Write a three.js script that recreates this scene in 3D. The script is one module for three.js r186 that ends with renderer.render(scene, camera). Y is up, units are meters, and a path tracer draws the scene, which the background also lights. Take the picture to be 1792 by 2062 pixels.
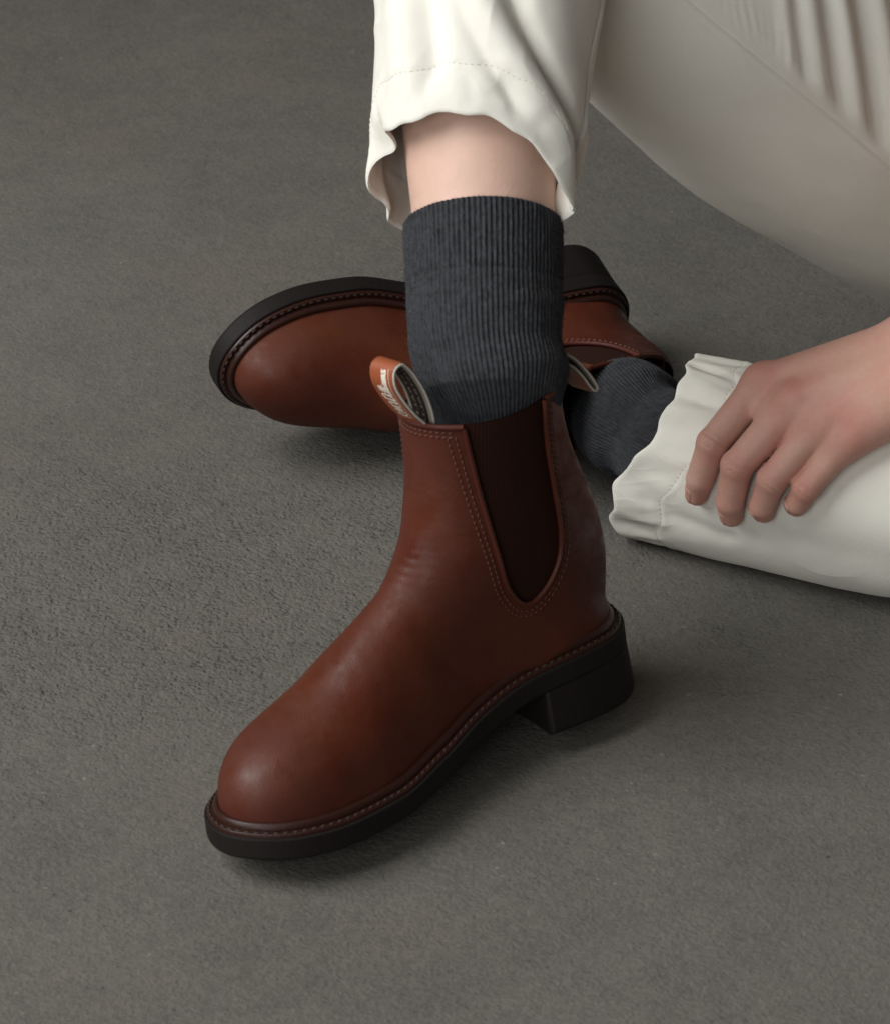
import * as THREE from 'three';
import { ImprovedNoise } from 'three/addons/math/ImprovedNoise.js';
import { mergeGeometries } from 'three/addons/utils/BufferGeometryUtils.js';
import { RectAreaLightUniformsLib } from 'three/addons/lights/RectAreaLightUniformsLib.js';

// ---------------------------------------------------------------- camera, light, exposure
const scene = new THREE.Scene();
const V = (x, y, z) => new THREE.Vector3(x, y, z);
const PITCH = 31 * Math.PI / 180, DIST = 2.0, FOV = 17;
const camera = new THREE.PerspectiveCamera(FOV, 889 / 1024, 0.05, 60);
camera.position.set(0, DIST * Math.sin(PITCH), DIST * Math.cos(PITCH));
camera.lookAt(0, 0, 0);
camera.updateMatrixWorld();
camera.focus = 1.93; camera.userData.fStop = 20;
const renderer = new THREE.WebGLRenderer({ antialias: true });
renderer.toneMapping = THREE.LinearToneMapping;
renderer.toneMappingExposure = 1.1;
renderer.shadowMap.enabled = true;
renderer.setSize(889, 1024);
scene.background = new THREE.Color().setRGB(0.047, 0.045, 0.043);   // dim grey studio round the set
RectAreaLightUniformsLib.init();

// studio softboxes: a glowing diffuser in a black case with an area light of its size just in front
const matCase = new THREE.MeshStandardMaterial({ color: new THREE.Color().setRGB(0.02, 0.02, 0.02), roughness: 0.7 });
function softbox(name, label, at, target, w, h, intensity, tint) {
  const g = new THREE.Group(); g.name = name; g.userData = { label, category: 'softbox' };
  const p = V(...at);
  g.position.set(p.x, 0, p.z);
  const glow = new THREE.MeshStandardMaterial({ color: 0x202020, roughness: 1, emissive: new THREE.Color(...tint), emissiveIntensity: 0.9 });
  const head = new THREE.Object3D(); head.position.set(0, p.y, 0);
  head.lookAt(V(...target).sub(V(p.x, 0, p.z))); head.updateMatrix();
  const diff = new THREE.PlaneGeometry(w, h); diff.applyMatrix4(head.matrix);
  const dm = new THREE.Mesh(diff, glow); dm.name = 'diffuser'; g.add(dm);
  const back = new THREE.CylinderGeometry(Math.hypot(w, h) / 2 * 1.02, 0.12, 0.45, 4, 1, true);
  back.rotateY(Math.PI / 4); back.scale(1, 1, h / w); back.rotateX(Math.PI / 2); back.translate(0, 0, -0.235); back.applyMatrix4(head.matrix);
  const bm = new THREE.Mesh(back, matCase); bm.name = 'hood'; g.add(bm);
  const pole = new THREE.CylinderGeometry(0.015, 0.018, p.y - 0.02, 12);
  const bk = V(0, 0, -0.44).applyMatrix4(head.matrix);
  pole.translate(bk.x, (p.y - 0.02) / 2 + 0.02, bk.z);
  const pm = new THREE.Mesh(pole, matCase); pm.name = 'pole'; g.add(pm);
  for (let k = 0; k < 3; k++) {
    const a = k * 2.094, leg = new THREE.CylinderGeometry(0.01, 0.01, 0.62, 8);
    leg.rotateZ(Math.PI / 2 - 0.42); leg.translate(0.28, 0.14, 0); leg.rotateY(a); leg.translate(bk.x, 0, bk.z);
    const lm = new THREE.Mesh(leg, matCase); lm.name = 'leg'; g.add(lm);
  }
  scene.add(g);
  const light = new THREE.RectAreaLight(new THREE.Color(...tint), intensity, w, h);
  const dir = V(...target).sub(p).normalize();
  light.position.copy(p).addScaledVector(dir, 0.03);
  light.lookAt(V(...target).add(dir));
  scene.add(light);
  g.traverse(o => { if (o.isMesh) { o.castShadow = true; o.receiveShadow = true; } });
  return g;
}
softbox('key_softbox', 'large square softbox on a black stand high over the boots', [-1.85, 2.1, 0.6], [0, 0.1, -0.05], 1.9, 1.9, 6.9, [0.985, 1.0, 0.99]);
softbox('fill_softbox', 'smaller square softbox on a low black stand facing the sitting person', [-0.85, 1.05, 2.3], [0.1, 0.2, 0], 1.4, 1.4, 2.2, [0.985, 1.0, 0.99]);

// ---------------------------------------------------------------- helpers
const noiseSrc = new ImprovedNoise();
const N3 = (x, y, z) => noiseSrc.noise(x + 31.7, y + 17.3, z + 57.1);
const fbm = (x, y, z, o = 4) => { let s = 0, a = 0.5; for (let i = 0; i < o; i++) { s += a * N3(x, y, z); x *= 2.03; y *= 2.03; z *= 2.03; a *= 0.5; } return s; };
const clamp = (x, a, b) => x < a ? a : x > b ? b : x;
const ss = (a, b, x) => { x = clamp((x - a) / (b - a), 0, 1); return x * x * (3 - 2 * x); };
const mix = (a, b, t) => a + (b - a) * t;
const gauss = (x, w) => Math.exp(-(x * x) / (w * w));
function rng(seed) { let s = seed >>> 0; return () => { s = (s + 0x6D2B79F5) | 0; let t = Math.imul(s ^ (s >>> 15), 1 | s); t = (t + Math.imul(t ^ (t >>> 7), 61 | t)) ^ t; return ((t ^ (t >>> 14)) >>> 0) / 4294967296; }; }
const lin = (r, g, b) => new THREE.Color().setRGB(r, g, b);
// smooth curve through [x, y] pairs (monotone cubic)
function curve(p) {
  const n = p.length, m = [];
  const d = []; for (let i = 0; i < n - 1; i++) d.push((p[i + 1][1] - p[i][1]) / (p[i + 1][0] - p[i][0]));
  m[0] = d[0]; m[n - 1] = d[n - 2];
  for (let i = 1; i < n - 1; i++) m[i] = d[i - 1] * d[i] <= 0 ? 0 : 2 * d[i - 1] * d[i] / (d[i - 1] + d[i]);
  return x => {
    if (x <= p[0][0]) return p[0][1] + m[0] * (x - p[0][0]);
    if (x >= p[n - 1][0]) return p[n - 1][1] + m[n - 1] * (x - p[n - 1][0]);
    let i = 0; while (x > p[i + 1][0]) i++;
    const h = p[i + 1][0] - p[i][0], t = (x - p[i][0]) / h, t2 = t * t, t3 = t2 * t;
    return p[i][1] * (2 * t3 - 3 * t2 + 1) + h * m[i] * (t3 - 2 * t2 + t) + p[i + 1][1] * (-2 * t3 + 3 * t2) + h * m[i + 1] * (t3 - t2);
  };
}
const EYE = V(0, DIST * Math.sin(PITCH), DIST * Math.cos(PITCH));      // where the photograph was taken from
const FPX = 1031 / Math.tan(FOV * Math.PI / 360);
// direction of the ray through a point of the photograph (1792 x 2062 pixels)
function ray(px, py) {
  const fw = V(0, -Math.sin(PITCH), -Math.cos(PITCH)), up = V(0, Math.cos(PITCH), -Math.sin(PITCH));
  return fw.addScaledVector(V(1, 0, 0), (px - 896) / FPX).addScaledVector(up, -(py - 1031) / FPX);
}
const atHeight = (px, py, h) => { const d = ray(px, py); return EYE.clone().addScaledVector(d, (h - EYE.y) / d.y); };
function toPixel(p) { const v = p.clone().sub(EYE), fw = V(0, -Math.sin(PITCH), -Math.cos(PITCH)), up = V(0, Math.cos(PITCH), -Math.sin(PITCH)); const d = v.dot(fw); return [896 + FPX * v.x / d, 1031 - FPX * v.dot(up) / d]; }

function geo(pos, idx, uv, col, nor) {
  const g = new THREE.BufferGeometry();
  g.setAttribute('position', new THREE.BufferAttribute(new Float32Array(pos), 3));
  g.setIndex(idx);
  g.setAttribute('uv', new THREE.BufferAttribute(new Float32Array(uv || new Array(pos.length / 3 * 2).fill(0)), 2));
  if (col) g.setAttribute('color', new THREE.BufferAttribute(new Float32Array(col), 3));
  if (nor) g.setAttribute('normal', new THREE.BufferAttribute(new Float32Array(nor), 3)); else g.computeVertexNormals();
  return g;
}
// surface nets over an implicit function (negative inside); vertices are moved onto the zero set
function netMesh(f, lo, hi, cell, rounds = 3) {
  const n = [0, 1, 2].map(k => Math.ceil((hi[k] - lo[k]) / cell) + 1), [nx, ny, nz] = n;
  const F = new Float32Array(nx * ny * nz);
  for (let k = 0, q = 0; k < nz; k++) for (let j = 0; j < ny; j++) for (let i = 0; i < nx; i++, q++) F[q] = f(lo[0] + i * cell, lo[1] + j * cell, lo[2] + k * cell);
  const id = new Int32Array(nx * ny * nz).fill(-1), pos = [], idx = [];
  const at = (i, j, k) => i + nx * (j + ny * k);
  const E = [[0, 1], [2, 3], [4, 5], [6, 7], [0, 2], [1, 3], [4, 6], [5, 7], [0, 4], [1, 5], [2, 6], [3, 7]];
  for (let k = 0; k < nz - 1; k++) for (let j = 0; j < ny - 1; j++) for (let i = 0; i < nx - 1; i++) {
    const c = [], q = at(i, j, k); let neg = 0;
    for (let b = 0; b < 8; b++) { const v = F[at(i + (b & 1), j + (b >> 1 & 1), k + (b >> 2))]; c.push(v); if (v < 0) neg++; }
    if (!neg || neg === 8) continue;
    let sx = 0, sy = 0, sz = 0, m = 0;
    for (const [a, b] of E) if ((c[a] < 0) !== (c[b] < 0)) {
      const t = c[a] / (c[a] - c[b]);
      sx += mix(a & 1, b & 1, t); sy += mix(a >> 1 & 1, b >> 1 & 1, t); sz += mix(a >> 2, b >> 2, t); m++;
    }
    id[q] = pos.length / 3;
    pos.push(lo[0] + (i + sx / m) * cell, lo[1] + (j + sy / m) * cell, lo[2] + (k + sz / m) * cell);
  }
  for (let k = 1; k < nz - 1; k++) for (let j = 1; j < ny - 1; j++) for (let i = 1; i < nx - 1; i++) {
    const q = at(i, j, k), v = F[q] < 0;
    const quad = (a, b, c, d, flip) => { if (a < 0 || b < 0 || c < 0 || d < 0) return; if (flip) idx.push(a, c, b, a, d, c); else idx.push(a, b, c, a, c, d); };
    if (v !== F[at(i + 1, j, k)] < 0) quad(id[at(i, j - 1, k - 1)], id[at(i, j, k - 1)], id[q], id[at(i, j - 1, k)], !v);
    if (v !== F[at(i, j + 1, k)] < 0) quad(id[at(i - 1, j, k - 1)], id[at(i - 1, j, k)], id[q], id[at(i, j, k - 1)], !v);
    if (v !== F[at(i, j, k + 1)] < 0) quad(id[at(i - 1, j - 1, k)], id[at(i, j - 1, k)], id[q], id[at(i - 1, j, k)], !v);
  }
  const nor = [], e = cell * 0.25;
  for (let v = 0; v < pos.length; v += 3) {
    let x = pos[v], y = pos[v + 1], z = pos[v + 2], gx, gy, gz;
    for (let r = 0; r <= rounds; r++) {
      gx = (f(x + e, y, z) - f(x - e, y, z)) / (2 * e); gy = (f(x, y + e, z) - f(x, y - e, z)) / (2 * e); gz = (f(x, y, z + e) - f(x, y, z - e)) / (2 * e);
      if (r === rounds) break;
      const g2 = gx * gx + gy * gy + gz * gz + 1e-12, s = clamp(-f(x, y, z) / g2, -cell / Math.sqrt(g2), cell / Math.sqrt(g2));
      x += gx * s; y += gy * s; z += gz * s;
    }
    const l = Math.hypot(gx, gy, gz) || 1;
    pos[v] = x; pos[v + 1] = y; pos[v + 2] = z; nor.push(gx / l, gy / l, gz / l);
  }
  return { pos, idx, nor };
}
// keeps the part of a mesh where s(x, y, z) > 0, cutting triangles along the border
function clipMesh(m, s) {
  const pos = m.pos.slice(), nor = m.nor.slice(), idx = [], val = [], cut = new Map();
  for (let v = 0; v < pos.length; v += 3) val.push(s(pos[v], pos[v + 1], pos[v + 2]));
  const between = (a, b) => {
    const key = a < b ? a * 4194304 + b : b * 4194304 + a;
    if (cut.has(key)) return cut.get(key);
    const t = val[a] / (val[a] - val[b]), n = pos.length / 3;
    for (let k = 0; k < 3; k++) { pos.push(mix(pos[a * 3 + k], pos[b * 3 + k], t)); nor.push(mix(nor[a * 3 + k], nor[b * 3 + k], t)); }
    cut.set(key, n); return n;
  };
  for (let t = 0; t < m.idx.length; t += 3) {
    const tri = [m.idx[t], m.idx[t + 1], m.idx[t + 2]], out = [];
    for (let k = 0; k < 3; k++) {
      const a = tri[k], b = tri[(k + 1) % 3];
      if (val[a] > 0) out.push(a);
      if ((val[a] > 0) !== (val[b] > 0)) out.push(between(a, b));
    }
    for (let k = 2; k < out.length; k++) idx.push(out[0], out[k - 1], out[k]);
  }
  const map = new Map(), p2 = [], n2 = [], i2 = [];
  for (const i of idx) { let j = map.get(i); if (j === undefined) { j = p2.length / 3; map.set(i, j); p2.push(pos[i * 3], pos[i * 3 + 1], pos[i * 3 + 2]); n2.push(nor[i * 3], nor[i * 3 + 1], nor[i * 3 + 2]); } i2.push(j); }
  return { pos: p2, idx: i2, nor: n2 };
}
function toGeo(m, uvf, colf) {
  const uv = [], col = colf ? [] : null;
  for (let v = 0; v < m.pos.length; v += 3) {
    const x = m.pos[v], y = m.pos[v + 1], z = m.pos[v + 2];
    uv.push(...uvf(x, y, z)); if (colf) col.push(...colf(x, y, z, m.nor[v], m.nor[v + 1], m.nor[v + 2]));
  }
  return geo(m.pos, m.idx, uv, col, m.nor);
}
function part(name, g, m, parent) {
  const o = new THREE.Mesh(g, m); o.name = name; o.castShadow = o.receiveShadow = true; (parent || scene).add(o); return o;
}
// a round tube along points (closed or open)
function tubeGeo(pts, r, closed, radial = 8, uvl = 1) {
  const c = new THREE.CatmullRomCurve3(pts, closed, 'centripetal');
  return new THREE.TubeGeometry(c, pts.length * (closed ? 1 : 1), r, radial, closed);
}
// thread stitches laid along a polyline: short capsule-like bars
function stitchGeo(pts, nors, pitch, len, r, lift) {
  const out = [];
  let acc = 0, next = pitch / 2;
  for (let i = 0; i + 1 < pts.length; i++) {
    const a = pts[i], b = pts[i + 1], l = a.distanceTo(b);
    while (next <= acc + l && l > 0) {
      const t = (next - acc) / l, p = a.clone().lerp(b, t), n = nors[i].clone().lerp(nors[i + 1], t).normalize(), d = b.clone().sub(a).normalize();
      const s = d.clone().cross(n).normalize();
      p.addScaledVector(n, lift);
      out.push([p, d, n, s]); next += pitch;
    }
    acc += l;
  }
  const pos = [], idx = [];
  const prof = [[-1, 0.15], [-0.7, 0.8], [0, 1], [0.7, 0.8], [1, 0.15]];
  for (const [p, d, n, s] of out) {
    const b0 = pos.length / 3;
    for (const [u, w] of prof) for (let k = 0; k < 6; k++) {
      const a = k / 6 * Math.PI * 2, q = p.clone().addScaledVector(d, u * len / 2).addScaledVector(n, Math.cos(a) * r * w - (1 - w) * r * 0.8).addScaledVector(s, Math.sin(a) * r * w);
      pos.push(q.x, q.y, q.z);
    }
    for (let i = 0; i < 4; i++) for (let k = 0; k < 6; k++) { const k2 = (k + 1) % 6, A = b0 + i * 6 + k, B = b0 + i * 6 + k2, C = A + 6, D = B + 6; idx.push(A, C, B, B, C, D); }
  }
  return geo(pos, idx);
}
// ---------------------------------------------------------------- procedural textures (tiling, sizes in metres given where they are used)
function lattice(n, seed) { const r = rng(seed), a = new Float32Array(n * n); for (let i = 0; i < a.length; i++) a[i] = r() * 2 - 1; return a; }
// tiling value noise: adds amplitude * noise with n cells across to a size x size field
function addNoise(f, size, nx, ny, amp, seed) {
  const r = rng(seed), a = new Float32Array(nx * ny); for (let i = 0; i < a.length; i++) a[i] = r() * 2 - 1;
  const cx = new Int32Array(size), cx2 = new Int32Array(size), tx = new Float32Array(size);
  for (let i = 0; i < size; i++) { const u = i / size * nx, k = Math.floor(u), t = u - k; cx[i] = k % nx; cx2[i] = (k + 1) % nx; tx[i] = t * t * (3 - 2 * t); }
  for (let j = 0; j < size; j++) {
    const v = j / size * ny, k = Math.floor(v), t0 = v - k, t = t0 * t0 * (3 - 2 * t0), r0 = (k % ny) * nx, r1 = ((k + 1) % ny) * nx;
    for (let i = 0; i < size; i++) {
      const p = mix(a[r0 + cx[i]], a[r0 + cx2[i]], tx[i]), q = mix(a[r1 + cx[i]], a[r1 + cx2[i]], tx[i]);
      f[j * size + i] += amp * mix(p, q, t);
    }
  }
}
function dataTex(size, fn, srgb) {
  const d = new Uint8Array(size * size * 4);
  for (let q = 0; q < size * size; q++) { const c = fn(q, q % size, Math.floor(q / size)); d[q * 4] = clamp(c[0], 0, 255); d[q * 4 + 1] = clamp(c[1], 0, 255); d[q * 4 + 2] = clamp(c[2], 0, 255); d[q * 4 + 3] = 255; }
  const t = new THREE.DataTexture(d, size, size, THREE.RGBAFormat);
  t.wrapS = t.wrapT = THREE.RepeatWrapping; t.magFilter = THREE.LinearFilter; t.minFilter = THREE.LinearMipmapLinearFilter; t.generateMipmaps = true;
  if (srgb) t.colorSpace = THREE.SRGBColorSpace;
  t.needsUpdate = true; return t;
}
const toS = x => 255 * (x <= 0.0031308 ? 12.92 * x : 1.055 * Math.pow(x, 1 / 2.4) - 0.055);
function grainTex(size, layers, seed) {           // grey height map from noise layers [cells x, cells y, amplitude]
  const f = new Float32Array(size * size); layers.forEach(([nx, ny, a], i) => addNoise(f, size, nx, ny, a, seed + i * 101));
  return dataTex(size, q => { const v = 128 + 127 * f[q]; return [v, v, v]; });
}
// ---------------------------------------------------------------- concrete floor
{
  const S = 2048, TILE = 1.3;
  const big = new Float32Array(S * S), mid = new Float32Array(S * S), fine = new Float32Array(S * S), sand = new Float32Array(S * S);
  addNoise(big, S, 5, 5, 0.5, 1); addNoise(big, S, 11, 11, 0.35, 2); addNoise(big, S, 26, 26, 0.3, 3);
  addNoise(mid, S, 60, 60, 0.5, 4); addNoise(mid, S, 130, 130, 0.5, 5);
  addNoise(fine, S, 380, 380, 0.5, 6); addNoise(fine, S, 900, 900, 0.7, 7); addNoise(fine, S, 1500, 1500, 0.6, 8);
  addNoise(sand, S, 700, 700, 0.7, 9); addNoise(sand, S, 1024, 1024, 0.7, 10); addNoise(sand, S, 330, 330, 0.2, 12); addNoise(sand, S, 2048, 2048, 0.5, 13); addNoise(fine, S, 2048, 2048, 0.45, 14);
  const patch = (i, j) => {          // where the cement skin is worn and sandy
    const x = (i / S - 0.5) * TILE, z = (j / S - 0.5) * TILE;
    const n = big[j * S + i] * 0.09 + mid[j * S + i] * 0.05;
    const d = Math.hypot((x + 0.17) / 0.25, (z - 0.075 + x * 0.1) / 0.14) + n * 4;
    return 0.2 + 0.62 * (1 - ss(0.3, 1.5, d));
  };
  const P = new Float32Array(S * S);
  for (let j = 0; j < S; j++) for (let i = 0; i < S; i++) P[j * S + i] = patch(i, j);
  const pits = q => { const v = sand[q] + mid[q] * 0.25; return v < -0.62 ? (-0.62 - v) : 0; };
  const fr = rng(77), fleck = new Float32Array(S * S);
  for (let k = 0; k < 2600; k++) { const i = Math.floor(fr() * S), j = Math.floor(fr() * S), v = fr() < 0.45 ? 0.55 + fr() * 0.5 : -0.5, n = 1 + Math.floor(fr() * 2.2); for (let u = 0; u < n; u++) for (let w = 0; w < n; w++) fleck[((j + u) % S) * S + (i + w) % S] += v * (0.5 + fr() * 0.5); }
  const map = dataTex(S, q => {
    const m = 1 + fleck[q] + 0.15 * big[q] + 0.08 * mid[q] + 0.15 * fine[q] + P[q] * 0.07 * sand[q] - 0.22 * P[q] * Math.min(1, pits(q) * 2.2);
    const w = 0.03 * big[(q + 517 * 33) % (S * S)] + 0.008 * mid[q];
    const v = 0.102 * Math.max(0.3, m);
    return [toS(v * (1.09 + w)), toS(v * 0.995), toS(v * (0.86 - w))];
  }, true);
  const bump = dataTex(S, q => { const v = 150 + 60 * P[q] * sand[q] + 30 * fine[q] + 9 * mid[q] - 170 * P[q] * pits(q); return [v, v, v]; });
  const g = new THREE.PlaneGeometry(9, 9, 1, 1); g.rotateX(-Math.PI / 2);
  const p = g.attributes.position, uv = g.attributes.uv;
  for (let i = 0; i < p.count; i++) uv.setXY(i, p.getX(i) / TILE + 0.5, p.getZ(i) / TILE + 0.5);
  const m = new THREE.MeshStandardMaterial({ map, bumpMap: bump, bumpScale: 0.0014, roughness: 0.86 });
  const o = part('floor', g, m); o.userData.kind = 'structure'; o.userData.label = 'dark grey worn concrete floor';
}
// ---------------------------------------------------------------- boots
const grainMap = grainTex(512, [[40, 40, 0.25], [110, 110, 0.3], [230, 230, 0.25], [9, 9, 0.15]], 40);
const patchMap = grainTex(256, [[4, 4, 0.35], [9, 9, 0.3], [23, 23, 0.2], [60, 60, 0.15]], 61); patchMap.repeat.set(0.35, 0.35);
const leatherMat = new THREE.MeshPhysicalMaterial({ vertexColors: true, roughness: 1.08, roughnessMap: patchMap, specularIntensity: 0.52, bumpMap: grainMap, bumpScale: 0.00012 });
const weltMat = new THREE.MeshPhysicalMaterial({ color: lin(0.030, 0.009, 0.0058), roughness: 0.36, specularIntensity: 0.8, bumpMap: grainMap, bumpScale: 0.0001 });
const soleMat = new THREE.MeshPhysicalMaterial({ color: lin(0.0105, 0.0078, 0.0070), roughness: 0.62, specularIntensity: 0.4, bumpMap: grainMap, bumpScale: 0.00025 });
const elasticMap = dataTex(256, (q, i, j) => { const v = 128 + 70 * Math.sin(i / 256 * Math.PI * 2 * 16) + 30 * Math.sin(j / 256 * Math.PI * 2 * 24 + (Math.floor(i / 16) % 2) * 3.14); return [v, v, v]; });
const elasticMat = new THREE.MeshPhysicalMaterial({ color: lin(0.026, 0.0092, 0.0064), roughness: 0.9, specularIntensity: 0.2, bumpMap: elasticMap, bumpScale: 0.0002 });
const threadMat = new THREE.MeshStandardMaterial({ color: lin(0.09, 0.028, 0.014), roughness: 0.6 });
const paleThreadMat = new THREE.MeshStandardMaterial({ color: lin(0.024, 0.014, 0.010), roughness: 0.75 });
const bindMat = new THREE.MeshStandardMaterial({ color: lin(0.5, 0.46, 0.4), roughness: 0.8 });
function leatherColor(x, y, z, seed) {
  const n = fbm(x * 16 + seed, y * 16, z * 16, 4), f = fbm(x * 70, y * 70 + seed, z * 70, 3), m = clamp(1 + 0.42 * n + 0.2 * f, 0.45, 1.7);
  const red = 0.5 + 0.5 * clamp(n * 1.6, -1, 1);
  return [0.076 * m, mix(0.0142, 0.0198, red) * m, mix(0.0094, 0.0074, red) * m];
}
// the last, in metres: x from the heel to the toe, y up, z sideways (the inner side of the foot is -z)
function makeBoot(opt) {
  const xh = 0.036, rh = 0.030, xt = 0.218, rt = 0.064;
  const B = curve([[0, 0.0305], [0.04, 0.0305], [0.085, 0.0285], [0.12, 0.0292], [0.16, 0.0345], [0.2, 0.0387], [0.226, 0.0376], [0.29, 0.035]]);
  const be = x => { let e = 1; if (x < xh) e = 1 - ((xh - x) / rh) ** 2; if (x > xt) e = 1 - ((x - xt) / rt) ** 2.15; return e; };
  const b2 = x => B(x) ** 2 * be(x);
  const C1 = curve([[0, 0], [0.05, 0.001], [0.11, 0.007], [0.16, 0.0065], [0.2, 0.0045], [0.24, 0.0025], [0.285, -0.0015]]);
  const feather = curve([[0, 0.0420], [0.04, 0.0412], [0.08, 0.0385], [0.12, 0.031], [0.16, 0.0215], [0.195, 0.0165], [0.23, 0.0162], [0.26, 0.0178], [0.285, 0.0208]]);
  const T = curve([[0, 0.05], [0.03, 0.07], [0.06, 0.092], [0.1, 0.116], [0.13, 0.112], [0.15, 0.100], [0.17, 0.0875], [0.19, 0.077], [0.21, 0.0672], [0.23, 0.0614], [0.25, 0.0592], [0.265, 0.0580], [0.285, 0.055]]);
  const P = curve([[0, 2], [0.14, 1.75], [0.19, 1.9], [0.235, 2.5], [0.26, 2.9], [0.29, 2.9]]);
  const xb = curve([[0.03, 0.008], [0.05, 0.002], [0.075, -0.0015], [0.1, 0.0025], [0.125, 0.0112], [0.15, 0.0195], [0.175, 0.0235], [0.21, 0.025]]);
  const xf = curve([[0.03, 0.13], [0.07, 0.148], [0.1, 0.142], [0.125, 0.132], [0.15, 0.1245], [0.175, 0.1205], [0.21, 0.1185]]);
  const hw = curve([[0.03, 0.0305], [0.06, 0.0338], [0.09, 0.0350], [0.12, 0.0338], [0.15, 0.0335], [0.18, 0.0355], [0.21, 0.037]]);
  const lean = y => opt.leanZ * Math.pow(clamp((y - 0.07) / 0.13, 0, 2), 1.35);
  const leanX = y => opt.leanX * Math.pow(clamp((y - 0.08) / 0.12, 0, 2), 1.5);
  const A = (x, y) => {
    const f = feather(clamp(x, 0, 0.285)), u = Math.max(0, (y - f) / Math.max(0.012, T(x) - f));
    const a1 = B(x) ** 2 * (be(x) - Math.pow(u, P(x))) - Math.max(0, y - 0.14) * 0.02;
    const xs = x - leanX(y), l = xb(y), r = xf(y), h = (r - l) / 2, e = Math.abs((xs - (l + r) / 2) / h);
    const a2 = hw(y) ** 2 * (1 - Math.pow(e, 2.15));
    const k = 5.5e-4, t = clamp(0.5 + 0.5 * (a1 - a2) / k, 0, 1);
    return mix(a2, a1, t) + k * t * (1 - t);
  };
  const crease = (x, y, z) => {                // fine walking creases across the instep and ankle front
    const m = gauss(y - 0.128, 0.026) * ss(0.09, 0.125, x - (0.128 - y) * 0.6); let v = 0;
    if (m > 0.01) v += m * 0.45e-5 * Math.sin((y + 0.35 * (0.14 - x)) * 1150 + 5 * N3(x * 45, y * 22, z * 60)) * clamp(0.5 + 1.6 * N3(x * 60, y * 40, z * 70), 0, 1);
    const m2 = gauss(x - 0.19, 0.018) * ss(0.035, 0.05, y);
    if (m2 > 0.01) v += m2 * 0.3e-5 * Math.sin((x + 0.25 * y) * 700 + 5 * N3(x * 30, y * 25, z * 40)) * clamp(0.4 + 1.5 * N3(x * 40, y * 40, z * 40), 0, 1);
    return v;
  };
  const cz = (x, y) => C1(x) * (1 - ss(0.05, 0.12, y)) + lean(y);
  const F = (x, y, z) => { const q = z - cz(x, y); return (q * q - A(x, y) + crease(x, y, z)) * 14; };
  const collar = (x) => mix(opt.collarBack, opt.collarFront, clamp((x - leanX(opt.collarFront) - 0.025) / 0.0935, -0.3, 1.3)) - 0.0035 * Math.sin(clamp((x - leanX(opt.collarFront) - 0.025) / 0.0935, 0, 1) * Math.PI);
  const base = netMesh(F, [-0.006, 0.008, -0.07], [0.298, 0.226, 0.085], 0.0021);
  let up = clipMesh(base, (x, y) => y - (feather(clamp(x, 0, 0.285)) - 0.005));
  up = clipMesh(up, (x, y) => collar(x) - y);
  // elastic panel outline in the side view
  const gp = new THREE.CatmullRomCurve3(opt.gusset.map(([x, y]) => V(x, y, 0)), false, 'centripetal').getPoints(90);
  const gs = (x, y) => {                     // signed distance to the outline, positive inside; open at the top
    let d = 1e9, inside = false;
    for (let i = 0; i < gp.length - 1; i++) {
      const a = gp[i], b = gp[i + 1], ex = b.x - a.x, ey = b.y - a.y, t = clamp(((x - a.x) * ex + (y - a.y) * ey) / (ex * ex + ey * ey), 0, 1);
      d = Math.min(d, Math.hypot(x - a.x - ex * t, y - a.y - ey * t));
      if ((a.y > y) !== (b.y > y) && x < a.x + (y - a.y) / (b.y - a.y) * ex) inside = !inside;
    }
    return inside ? d : -d;
  };
  const leather = clipMesh(up, (x, y) => -gs(x, y));
  const elastic = clipMesh(up, (x, y) => gs(x, y) + 0.0015);
  for (let v = 0; v < elastic.pos.length; v++) elastic.pos[v] -= elastic.nor[v] * 0.0016;
  const zs = opt.mirror ? -1 : 1;
  const flip = g => {
    if (zs > 0) return g;
    for (const k of ['position', 'normal']) { const a = g.attributes[k]; for (let i = 0; i < a.count; i++) a.setZ(i, -a.getZ(i)); }
    const ix = g.index.array; for (let i = 0; i < ix.length; i += 3) { const t = ix[i]; ix[i] = ix[i + 1]; ix[i + 1] = t; }
    return g;
  };
  const uvSide = (x, y, z) => [x / 0.06 + z / 0.09, y / 0.06 + z / 0.11];
  const root = new THREE.Group();
  const upper = part('upper', flip(toGeo(leather, uvSide, (x, y, z) => leatherColor(x, y, z, opt.seed))), leatherMat, root);
  // points on the surface of the shaft
  const surf = (x, y, side, lift = 0) => { const a = Math.sqrt(Math.max(A(x, y), 0)); return V(x, y, cz(x, y) + side * (a + lift)); };
  const norm = (x, y, z) => { const e = 0.0005; return V(F(x + e, y, z) - F(x - e, y, z), F(x, y + e, z) - F(x, y - e, z), F(x, y, z + e) - F(x, y, z - e)).normalize(); };
  const edges = [], stitch1 = [], gussets = [];
  for (const side of [-1, 1]) {
    const ring = gp.filter(q => q.y < collar(q.x) + 0.0005).map(q => surf(q.x, q.y, side, 0.0002));
    edges.push(tubeGeo(ring, 0.0015, false, 8));
    for (const off of [0.0038, 0.0066]) {
      const row = [], nn = [];
      for (let i = 1; i < gp.length - 1; i++) {
        const tx = gp[i + 1].x - gp[i - 1].x, ty = gp[i + 1].y - gp[i - 1].y, l = Math.hypot(tx, ty);
        let nx = -ty / l, ny = tx / l; if (gs(gp[i].x + nx * 0.002, gp[i].y + ny * 0.002) > 0) { nx = -nx; ny = -ny; }
        const x = gp[i].x + nx * off, y = gp[i].y + ny * off;
        if (y < collar(x) - 0.004 && A(x, y) > 1e-5) { const p = surf(x, y, side); row.push(p); nn.push(norm(p.x, p.y, p.z)); }
      }
      stitch1.push(stitchGeo(row, nn, 0.0034, 0.0025, 0.00055, 0.0002));
    }
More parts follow.
